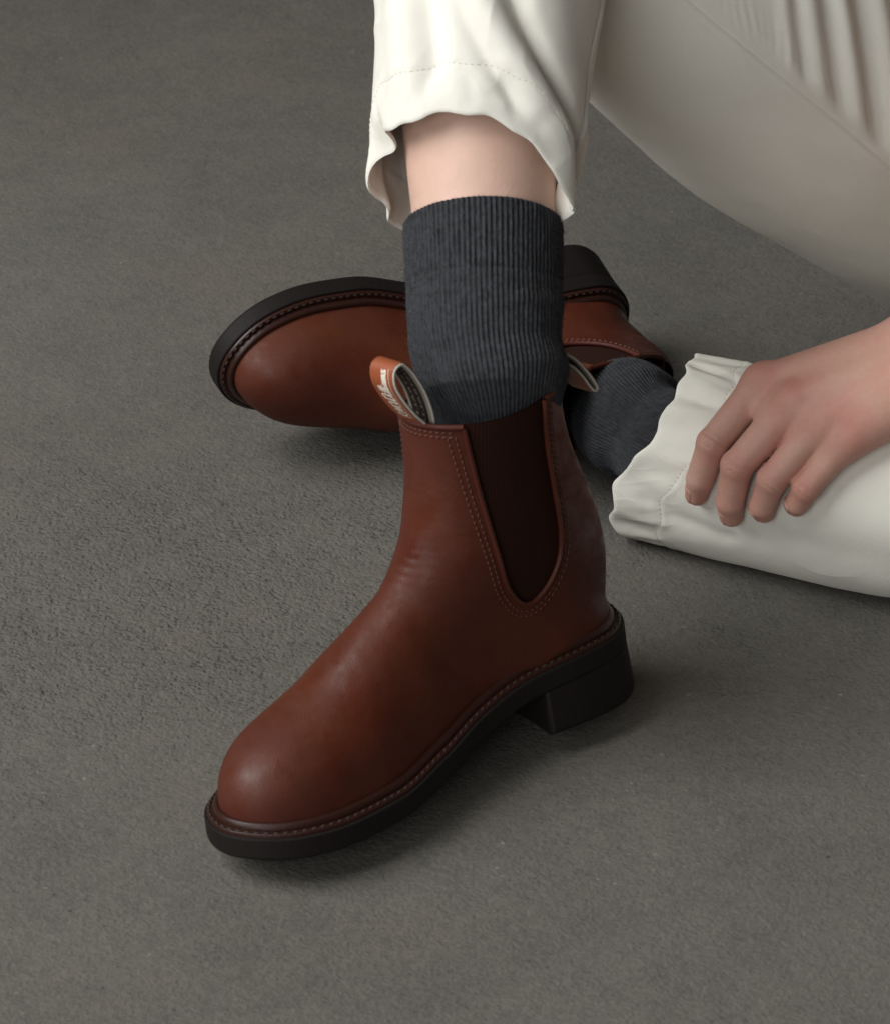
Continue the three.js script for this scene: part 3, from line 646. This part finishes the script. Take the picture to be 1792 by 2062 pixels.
  for (const m of [hm, sm, clipMesh(clipMesh(bm, o1), o2)]) pieces.push(toGeo(m, uvS, skin));
  const skinMat = new THREE.MeshPhysicalMaterial({ vertexColors: true, roughness: 0.52, specularIntensity: 0.7, sheen: 0.25, sheenRoughness: 0.5, sheenColor: lin(0.9, 0.5, 0.4), bumpMap: grainTex(512, [[64, 64, 0.3], [140, 120, 0.35], [30, 36, 0.2]], 77), bumpScale: 0.00011 });
  const body = part('body', local(mergeGeometries(pieces)), skinMat, person); body.userData.label = 'bare shin, hand and forearm';
  // finger nails
  const nailMat = new THREE.MeshPhysicalMaterial({ color: lin(0.52, 0.27, 0.215), roughness: 0.45, specularIntensity: 0.6 });
  H.f.forEach((f, i) => {
    const ax = f.t.clone().sub(f.d).normalize(), o0 = V(-0.30, f.d.y - axLy(f.d.x) + 0.01, f.d.z - axLz(f.d.x)).normalize(), up = o0.addScaledVector(ax, -o0.dot(ax)).normalize(), sd = ax.clone().cross(up), pos = [], idx = [], L = 0.0108 - i * 0.0005, W = 0.72;
    const len = f.t.distanceTo(f.d);
    for (let a = 0; a <= 14; a++) for (let b = 0; b <= 12; b++) {
      const u = a / 14, v = b / 12 * 2 - 1, ang = v * W * Math.sqrt(Math.max(0.03, 1 - Math.pow(Math.abs(u * 2 - 1), 6)));
      const o = f.t.clone().addScaledVector(ax, -0.0062 + u * L * 0.93), dir = up.clone().multiplyScalar(Math.cos(ang)).addScaledVector(sd, Math.sin(ang)).addScaledVector(ax, 0.25 * u * u).normalize();
      let t = 0.001; for (; t < 0.02; t += 0.00015) { const q = o.clone().addScaledVector(dir, t); if (hand(q.x, q.y, q.z) > 0) break; }
      const rim = a === 0 || a === 14 || b === 0 || b === 12, q = o.addScaledVector(dir, t + (rim ? -0.00005 : 0.00035 + 0.0002 * (1 - v * v))); pos.push(q.x, q.y, q.z);
    }
    for (let a = 0; a < 14; a++) for (let b = 0; b < 12; b++) { const q = a * 13 + b; idx.push(q, q + 1, q + 13, q + 1, q + 14, q + 13); }
    part('fingernail', local(geo(pos, idx)), nailMat, person);
  });
  // jumper over the upper body
  const jm = netMesh(union([capsule(pel.clone().add(V(0, 0.03, 0)), chest, 0.128, 0.12), capsule(shL, shR, 0.068, 0.068), capsule(shL, shL.clone().lerp(elbow, 0.7), 0.058, 0.052), capsule(shR, elbR, 0.058, 0.05), capsule(chest, chest.clone().add(V(0, 0.1, 0.01)), 0.07, 0.06)], 0.03), [0.2, 0.05, -0.6], [0.85, 0.85, 0.1], 0.014, 2);
  part('jumper', local(toGeo(jm, (x, y) => [x, y])), new THREE.MeshStandardMaterial({ color: lin(0.30, 0.28, 0.25), roughness: 0.9 }), person);
  const hr = netMesh((x, y, z) => Math.max(capsule(head.clone().add(V(0, 0.01, 0)), head.clone().add(V(-0.005, 0.075, -0.005)), 0.082, 0.09)(x, y, z), (z - head.z - 0.03) - (y - head.y - 0.06) * 1.0), [head.x - 0.13, head.y - 0.12, head.z - 0.13], [head.x + 0.13, head.y + 0.2, head.z + 0.13], 0.009, 1);
  part('hair', local(toGeo(hr, (x, y) => [x, y])), new THREE.MeshStandardMaterial({ color: lin(0.03, 0.02, 0.014), roughness: 0.6 }), person);
}

// ---- socks: ribbed knit
const knitMap = dataTex(256, (q, i, j) => { const v = 120 + 60 * Math.cos(i / 256 * 16 * Math.PI * 2) * (0.6 + 0.4 * Math.cos(j / 256 * 32 * Math.PI * 2 + Math.floor(i / 8) * 3.1)) + 40 * N3(i * 0.21, j * 0.21, 3) + 30 * N3(i * 0.6, j * 0.6, 9); return [v, v, v]; });
const sockMat = new THREE.MeshPhysicalMaterial({ vertexColors: true, roughness: 0.95, sheen: 0.6, sheenRoughness: 0.6, sheenColor: lin(0.15, 0.155, 0.17), bumpMap: knitMap, bumpScale: 0.0006 });
function sockColor(seed) { return (s, a, p) => { const h = N3(p.x * 900 + seed, p.y * 900, p.z * 900), h2 = N3(p.x * 300, p.y * 300 + seed, p.z * 300), m = 1 + 0.6 * h + 0.5 * h2; return [0.0235 * m, 0.0245 * m, 0.0285 * m]; }; }
{
  const e2 = V(1, 0, 0).addScaledVector(dR, -dR.x).normalize(), e1 = e2.clone().cross(dR).normalize();     // e1 towards the camera, e2 to the right
  const f1 = V(-Math.sin(0.8), 0, Math.cos(0.8));
  const top = 0.0945, low = -0.055, ribs = 92;
  const rad = curve([[-0.055, 0.024], [-0.02, 0.0285], [-0.004, 0.0345], [0.006, 0.0372], [0.018, 0.0385], [0.045, 0.0392], [0.07, 0.0398], [0.1, 0.0405]]);
  const g = loft(210, ribs * 6, (t, a) => {
    const s0 = mix(low, top - 0.002 - 0.0055 * (1 - Math.cos(a)), Math.min(1, t / 0.975)), edge = t > 0.975 ? (t - 0.975) / 0.025 : 0;
    const s = s0 - 0.0004 * Math.sin(edge * Math.PI);
    const c = colR.clone().addScaledVector(s > 0 ? dR : upR, s); c.x += -0.0005 * ss(0.0, 0.05, s) + 0.003 * ss(0.03, -0.01, s);
    const cuff = ss(0.0565, 0.0585, s), rib = Math.cos(a * ribs + 0.6 * N3(s * 60, Math.cos(a) * 2, Math.sin(a) * 2));
    const amp = mix(0.00038, 0.00056, cuff) * (0.7 + 0.9 * N3(a * 9, s * 70, 6)) * ss(-0.03, 0.0, s);
    const fold = 0.0009 * gauss(s - 0.0105 - 0.006 * Math.sin(a - 0.6) + 0.004 * N3(Math.cos(a) * 1.5, Math.sin(a) * 1.5, 4), 0.006) + 0.0010 * gauss(s - 0.034 - 0.010 * Math.sin(a + 0.3) - 0.003 * N3(Math.cos(a) * 2, Math.sin(a) * 2, 8), 0.004) * ss(-0.3, 0.7, Math.sin(a)) - 0.0006 * gauss(s - 0.022 - 0.008 * Math.sin(a - 0.2), 0.004) + 0.0016 * gauss(s - 0.012, 0.008) * ss(0.4, 1, Math.sin(a));
    const wob = 0.0011 * fbm(Math.cos(a) * 1.7, Math.sin(a) * 1.7, s * 28, 3) - 0.0005 * gauss(s - 0.0568, 0.0012);
    const r = rad(s) + amp * rib + fold * ss(-0.02, 0.0, s) + wob - 0.0028 * edge + 0.0003 * N3(a * 40, s * 500, 1);
    const k1 = Math.cos(a) * r * (1 - 0.03 * ss(0, 0.05, s)), k2 = Math.sin(a) * r;
    return c.addScaledVector(e1, k1).addScaledVector(e2, k2);
  }, { uv: (t, k) => [k * ribs / 16, t * 0.15 / 0.036], color: sockColor(2) });
  part('sock', local(g), sockMat, person).userData.label = 'charcoal ribbed sock on the upright shin';
}
{
  const inL = V(0.075 + bootL.tool.leanX(0.11), 0.11, -bootL.tool.lean(0.11)).applyMatrix4(bootL.root.matrix);
  const path = new THREE.CatmullRomCurve3([inL, colL, colL.clone().lerp(axL(0.135).add(V(0, -0.010, -0.008)), 0.45).add(V(-0.004, 0.004, 0.002)), axL(0.135).add(V(0, -0.007, -0.008)), axL(0.165).add(V(0, -0.008, -0.004)), axL(0.2).add(V(0, -0.008, 0))], false, 'centripetal');
  const ribs = 92;
  const g = loft(170, ribs * 6, (t, a) => {
    const p = path.getPoint(t), d = path.getTangent(t), e1 = V(0, 1, 0).addScaledVector(d, -d.y).normalize(), e2 = d.clone().cross(e1);
    const fold = 0.0010 * gauss(t - 0.36 - 0.03 * Math.sin(a), 0.035) - 0.0016 * gauss(t - 0.43 - 0.03 * Math.sin(a + 0.4), 0.03) + 0.0012 * gauss(t - 0.52 - 0.03 * Math.sin(a), 0.04);
    const r = 0.020 + 0.0135 * ss(0.0, 0.27, t) - 0.003 * ss(0.3, 0.5, t) + 0.003 * ss(0.6, 1, t) + 0.0005 * Math.cos(a * ribs) + fold + 0.0012 * fbm(Math.cos(a) * 1.7, Math.sin(a) * 1.7 + 5, t * 5, 3);
    const q = p.addScaledVector(e1, Math.cos(a) * r).addScaledVector(e2, Math.sin(a) * r);
    if (q.y < 0.0012) q.y = 0.0012 + (q.y - 0.0012) * 0.02; return q;
  }, { uv: (t, k) => [k * ribs / 16, t * 0.15 / 0.036], color: sockColor(7) });
  part('sock', local(g), sockMat, person).userData.label = 'charcoal ribbed sock on the lying leg';
}

// loose wool fibres standing off the knit
function fuzz(sock, count, seed) {
  const g = sock.geometry, p = g.attributes.position, n = g.attributes.normal, r = rng(seed), pos = [], idx = [], nor = [];
  for (let i = 0; i < count; i++) {
    const k = Math.floor(r() * p.count), N = V(n.getX(k), n.getY(k), n.getZ(k)), q = V(p.getX(k), p.getY(k), p.getZ(k));
    const d = V(r() - 0.5, r() - 0.5, r() - 0.5).normalize().addScaledVector(N, 0.35 + r() * 0.5).normalize(), l = 0.0008 + r() * 0.0018, s = d.clone().cross(V(r() - 0.5, r() - 0.5, r() - 0.5)).normalize().multiplyScalar(0.00005), b = pos.length / 3;
    const m = q.clone().addScaledVector(d, l * 0.55).addScaledVector(N, 0.0002), e = q.clone().addScaledVector(d, l);
    for (const v of [q.clone().add(s), q.clone().sub(s), m.clone().add(s), m.clone().sub(s), e]) { pos.push(v.x, v.y, v.z); nor.push(N.x, N.y, N.z); }
    idx.push(b, b + 1, b + 2, b + 1, b + 3, b + 2, b + 2, b + 3, b + 4);
  }
  const o = part('wool_fuzz', geo(pos, idx, null, null, nor), fuzzMat, sock); o.userData.kind = 'stuff';
}
const fuzzMat = new THREE.MeshStandardMaterial({ color: lin(0.06, 0.063, 0.072), roughness: 1 });
for (const o of person.children.slice()) if (o.name === 'sock') fuzz(o, 16000, 5 + o.geometry.attributes.position.count % 7);
// ---- cream trousers: one garment, legs with real folds, hems with thickness
{
  const weave = dataTex(512, (q, i, j) => { const v = 128 + 34 * Math.sin((i + j) / 512 * Math.PI * 2 * 96) + 46 * N3(i * 0.22, j * 0.11, 2) + 34 * N3(i * 0.09, j * 0.2, 5); return [v, v, v]; });
  const tone = (p) => { const n = fbm(p.x * 30, p.y * 30, p.z * 30, 3), m = 1 + 0.03 * n; return [0.78 * m, 0.750 * m, 0.675 * m]; };
  const cloth = new THREE.MeshPhysicalMaterial({ vertexColors: true, roughness: 0.82, specularIntensity: 0.5, sheen: 0.25, sheenRoughness: 0.5, sheenColor: lin(0.8, 0.8, 0.78), bumpMap: weave, bumpScale: 0.0003 });
  const geos = [];
  const crinkle = (u, v, z) => { let n = 1 - Math.abs(N3(u, v, z)) * 2.2; n = Math.max(0, n); return n * n * n; };     // sharp-crested little creases
  const uvM = (L, C) => (t, k) => [k * C / 0.06, t * L / 0.06];
  // raised leg, hem to knee
  const e2 = V(1, 0, 0).addScaledVector(dR, -dR.x).normalize(), e1 = e2.clone().cross(dR).normalize();
  const hemR = angleTable([[-180, 0.088], [-150, 0.091], [-120, 0.098], [-105, 0.104], [-90, 0.1125], [-78, 0.1235], [-60, 0.1300], [-45, 0.1292], [-25, 0.1322], [0, 0.1295], [12, 0.1262], [22, 0.1208], [35, 0.1125], [50, 0.0975], [62, 0.0915], [90, 0.0845], [120, 0.084], [150, 0.086]]);
  const centreX = curve([[0.08, -0.0035], [0.13, -0.0028], [0.21, 0.0045], [0.34, 0.006]]);
  const Rr = curve([[0.08, 0.0535], [0.13, 0.0545], [0.17, 0.0565], [0.21, 0.0595], [0.34, 0.066]]);
  const foldsR = (s, a, h) => {             // s along the shin, a degrees from the front towards the right, h above the hem
    let d = 0;
    const c1 = curve([[0.1, 72], [0.124, 60], [0.16, 27], [0.185, 9], [0.23, -8]])(s);
    d += 0.0058 * gauss(a - c1 + 13, 14) - 0.0066 * gauss(a - c1 - 5, 6.5) + 0.0018 * gauss(a - c1 - 26, 14);
    const c2 = curve([[0.1, -18], [0.15, -25], [0.2, -34], [0.25, -40]])(s);
    d -= 0.0056 * gauss(a - c2, 8) * ss(0.004, 0.03, h); d += 0.0034 * gauss(a - c2 + 18, 12) * ss(0, 0.03, h);
    const c3 = curve([[0.1, 30], [0.13, 22], [0.16, 2], [0.19, -14], [0.25, -20]])(s);
    d -= 0.0036 * gauss(a - c3, 6.5) * ss(0.003, 0.02, h);
    d += 0.0016 * fbm(a * 0.022, s * 26, 3, 3) + 0.0005 * crinkle(a * 0.03 + s * 10, s * 24 - a * 0.012, 3) * ss(-0.2, 0.3, N3(a * 0.03, s * 20, 11)) + 0.0002 * crinkle(a * 0.07, s * 60 + a * 0.03, 6) * gauss(h - 0.012, 0.02);
    const hw = h - 0.0255 - 0.0004 * Math.sin(a * 0.9);
    d += (-0.0002 * gauss(hw, 0.0012) + 0.0002 * gauss(hw - 0.0024, 0.0018)) * (0.6 + 0.9 * N3(a * 0.04, 1, 2));
    d += 0.00035 * Math.sin(a * 0.31 + 4 * N3(a * 0.05, s * 40, 1)) * gauss(h - 0.019, 0.011);                      // puckers along the hem seam
    d += 0.0014 * fbm(a * 0.035 + 9, h * 14, 7, 2) * gauss(h, 0.02);
    d += 0.0030 * gauss(a + 92, 9) * gauss(h - 0.002, 0.010) - 0.0105 * gauss(a + 74, 8) * gauss(h, 0.009) - 0.004 * gauss(a + 112, 7) * gauss(h, 0.012);   // curled hem
    d -= 0.011 * ss(0.135, 0.085, s) * gauss(a - 100, 50);                                                              // hangs in towards the leg at the back right
    const sm = a - curve([[0.08, 66], [0.12, 70], [0.2, 74]])(s);
    d += -0.0010 * gauss(sm, 0.9) + 0.0009 * gauss(sm - 3, 1.8);                                                   // outer seam
    return d;
  };
  const topS = 0.345;
  const legAt = inner => (t, a) => {
    const A = ((a / deg + 180) % 360) - 180, h0 = hemR(a) + 0.0014 * fbm(A * 0.06, 2, 1, 3) + 0.0008 * Math.sin(A * 0.27 + 2.5 * N3(A * 0.02, 5, 3)), h = t * t * 0.4 * (topS - h0) + t * 0.6 * (topS - h0), s = h0 + h;
    const edge = inner ? 0 : 0.0010 * (1 - Math.exp(-h / 0.0008));
    const r = Rr(s) + foldsR(s, A, h) + edge - 0.001 - (inner ? 0.0012 * (1 - Math.exp(-h / 0.0005)) : 0);
    return colR.clone().addScaledVector(dR, s).add(V(centreX(s), 0, 0)).addScaledVector(e1, Math.cos(a) * r).addScaledVector(e2, Math.sin(a) * r);
  };
  const hemThread = new THREE.MeshStandardMaterial({ color: lin(0.68, 0.65, 0.57), roughness: 0.8 });
  const stitches = [];
  const hemRow = (at, inv, c0) => {          // a row of thread sewn round a hem at a fixed height above its edge
    const pts = [], nn = []; for (let k = 0; k <= 360; k++) { const a = k / 360 * Math.PI * 2, t = inv(a), p = at(t, a), e = 1e-3, q = at(t + e, a), r = at(t, a + e); pts.push(p); const n = q.clone().sub(p).cross(r.sub(p)).normalize(); if (n.dot(p.clone().sub(c0(p))) < 0) n.negate(); nn.push(n); }
    stitches.push(stitchGeo(pts, nn, 0.0031, 0.0023, 0.00028, 0.0001));
  };
  const colorOf = (t, a, p) => tone(p);
  geos.push(loft(230, 540, legAt(false), { uv: uvM(0.25, 0.36), color: colorOf }), loft(60, 300, (t, a) => legAt(true)(t * 0.5, a), { uv: uvM(0.1, 0.36), color: colorOf, flip: true }));
  hemRow(legAt(false), a => { const L = topS - hemR(a), h = 0.0255; return (-0.6 + Math.sqrt(0.36 + 1.6 * h / L)) / 0.8; }, p => colR.clone().addScaledVector(dR, p.clone().sub(colR).dot(dR)));
  // raised thigh
  {
    const ax = hipR.clone().sub(kneeR), len = ax.length(); ax.normalize();
    const mid = kneeR.clone().lerp(hipR, 0.5), toCam = camera.position.clone().sub(mid).normalize();
    const n1 = toCam.addScaledVector(ax, -toCam.dot(ax)).normalize(), n2 = ax.clone().cross(n1).multiplyScalar(-1).normalize();
    if (n2.y > 0) n2.multiplyScalar(-1);                                     // n2 towards the underside
    const R = curve([[-0.1, 0.062], [0, 0.066], [0.2, 0.080], [0.42, 0.094], [0.6, 0.0985], [0.8, 0.0895], [1, 0.083], [1.2, 0.08]]);
    const ridges = [[1478, 0.5, 8], [1531, 0.8, 11], [1590, 1.1, 12], [1662, 1.25, 14], [1722, 0.55, 12], [1775, 1.2, 14], [1838, 1.0, 14]].map(([x, k, w]) => [(x - 896) / 3420, k, w / 3420]);
    geos.push(loft(260, 620, (t, a) => {
      const s = mix(-0.06, 1.08, t), A = a > Math.PI ? a - 2 * Math.PI : a;               // A: 0 faces the camera, + below
      const c = kneeR.clone().addScaledVector(ax, s * len);
      let r = R(s);
      const base = c.clone().addScaledVector(n1, Math.cos(a) * r).addScaledVector(n2, Math.sin(a) * r);
      const seam = (A - (9 + 5 * ss(0.5, 0.95, s)) * deg) * r;                            // metres below the inner seam
      const q = base.x + 0.22 * ((base.y - 0.3) * 0.857 - (base.z + 0.1) * 0.515) ;
      const up = clamp(-seam, 0, 1), m = ss(0.0015, 0.011, up);
      let d = 0;
      for (const [x0, k, w] of ridges) { const u = q - x0 - 0.05 * up * up * 4 - 0.004 * N3(up * 12, x0 * 50, 2); d += k * (0.0034 * gauss(u, w * 1.8) - 0.0019 * gauss(u - w * 2.6, w * 1.5)); }
      d = d * m + 0.0004 * m * gauss(up - 0.010, 0.01) * Math.sin(q * 1500 + 3 * N3(q * 90, up * 60, 4));
      d += -0.0011 * gauss(seam, 0.0009) + 0.0004 * gauss(seam - 0.002, 0.0015);
      d += 0.0035 * fbm(s * 3.2, A * 1.4, 5, 2) * (1 - m) + 0.0012 * fbm(s * 9, A * 4, 8, 2) + 0.00012 * crinkle(s * 5 + A, A * 3 - s * 4, 4);
      return base.addScaledVector(n1, Math.cos(a) * d).addScaledVector(n2, Math.sin(a) * d);
    }, { uv: uvM(0.5, 0.58), color: colorOf, flip: n1.clone().cross(n2).dot(ax) < 0 }));
  }
  // lying leg, hem to knee: a measured from straight up towards the camera
  {
    const hemX = angleTable([[-180, 0.118], [-130, 0.140], [-95, 0.146], [-60, 0.1475], [-30, 0.1425], [-12, 0.1378], [0, 0.1352], [14, 0.1325], [26, 0.1282], [40, 0.1222], [50, 0.1180], [62, 0.1135], [72, 0.1060], [95, 0.0948], [118, 0.0942], [140, 0.099], [160, 0.108]]);
    const endX = 0.53, thick = 0.0012;
    const at = inner => (t, a) => {
      const A = ((a / deg + 180) % 360) - 180, h0 = hemX(a) + 0.0011 * fbm(A * 0.07, 8, 1, 3) + 0.0010 * Math.sin(A * 0.24 + 2.2 * N3(A * 0.02, 3, 3)), h = (0.5 * t + 0.5 * t * t) * (endX - h0), x = h0 + h;
      const c = axL(x), R0 = radL(x);
      let d = 0;
      d += 0.0024 * fbm(A * 0.016, x * 14, 4, 3) + 0.0005 * crinkle(A * 0.02 + x * 8, x * 16 - A * 0.015, 5) * ss(-0.2, 0.3, N3(A * 0.03, x * 18, 14)) + 0.0002 * crinkle(A * 0.06, x * 50 + A * 0.04, 9) * gauss(h - 0.012, 0.03);
      d += 0.0016 * fbm(A * 0.05, h * 9, 12, 2) * gauss(h, 0.05);
      const hw = h - 0.0255; d += -0.0003 * gauss(hw, 0.0012) + 0.0003 * gauss(hw - 0.0024, 0.0018) + 0.0006 * Math.sin(A * 0.4 + 2 * N3(A * 0.05, x * 40, 3)) * gauss(h - 0.018, 0.011);
      const cr = (h1, a1, h2, a2, w, k) => { const ux = h2 - h1, ua = (a2 - a1) * 0.00108, l = Math.hypot(ux, ua), px = h - h1, pa = (A - a1) * 0.00108, tt = clamp((px * ux + pa * ua) / (l * l), 0, 1); return k * gauss(Math.hypot(px - ux * tt, pa - ua * tt), w); };
      d += cr(0.026, -38, 0.075, 6, 0.006, -0.0034) + cr(0.030, -30, 0.070, 20, 0.009, 0.002);
      d += cr(0.006, -5, 0.05, 20, 0.006, -0.0016) + cr(0.008, 22, 0.05, 44, 0.007, -0.0014) + cr(0.012, 60, 0.045, 80, 0.008, -0.0012) + cr(0.02, 98, 0.06, 108, 0.007, -0.002);
      d += cr(0.03, 70, 0.16, 84, 0.018, 0.002) + cr(0.08, 102, 0.24, 112, 0.014, -0.0018);
      d += 0.0015 * Math.sin(A * 0.20 + h * 22 + 2.4 * N3(A * 0.02, h * 20, 6)) * gauss(h - 0.004, 0.024) * ss(-70, -40, A);
      const sm = A + 48 + 30 * (x - 0.14); d += -0.001 * gauss(sm, 1.0) + 0.0008 * gauss(sm + 3, 2);
      const edge = inner ? -thick * (1 - Math.exp(-h / 0.0005)) : 0.0010 * (1 - Math.exp(-h / 0.0008));
      const r = R0 + d + edge - 0.001;
      const p = V(x, c.y + Math.cos(a) * r * 0.99, c.z + Math.sin(a) * r * 1.0);
      if (p.y < 0.004) { const k = 0.004 - p.y; p.y = 0.0016 + 0.0024 * Math.exp(-k / 0.004); p.z += Math.sin(a) * k * 0.55; }
      return p;
    };
    geos.push(loft(280, 540, at(false), { uv: uvM(0.35, 0.38), color: colorOf }), loft(50, 300, (t, a) => at(true)(t * 0.45, a), { uv: uvM(0.1, 0.38), color: colorOf, flip: true }));
    hemRow(at(false), a => { const L = endX - hemX(a), h = 0.0255; return (-0.5 + Math.sqrt(0.25 + 2 * h / L)); }, p => axL(p.x));
    const kA = kneeL, kB = hipL;
    const more = netMesh(union([capsule(kA, kB, 0.07, 0.095), capsule(hipR.clone().addScaledVector(hipL.clone().sub(hipR), 0.2), hipL, 0.1, 0.105), capsule(hipR.clone().lerp(hipL, 0.5), hipR.clone().lerp(hipL, 0.5).add(V(0.02, 0.1, -0.05)), 0.12, 0.13), capsule(kneeR, kneeR.clone().addScaledVector(dR, 0.002), 0.066, 0.066)], 0.04), [-0.1, 0.001, -0.55], [0.85, 0.62, 0.24], 0.011, 2);
    geos.push(toGeo(more, (x, y, z) => [x / 0.06 + z / 0.06, y / 0.06], (x, y, z) => tone(V(x, y, z))));
  }
  const tr = part('trousers', local(mergeGeometries(geos)), cloth, person); tr.userData.label = 'loose cream cotton trousers with turned hems';
  for (const g of stitches) part('hem_stitching', local(g), hemThread, tr);
}
scene.traverse(o => { if (o.isMesh) { o.castShadow = true; o.receiveShadow = true; } });
renderer.render(scene, camera);
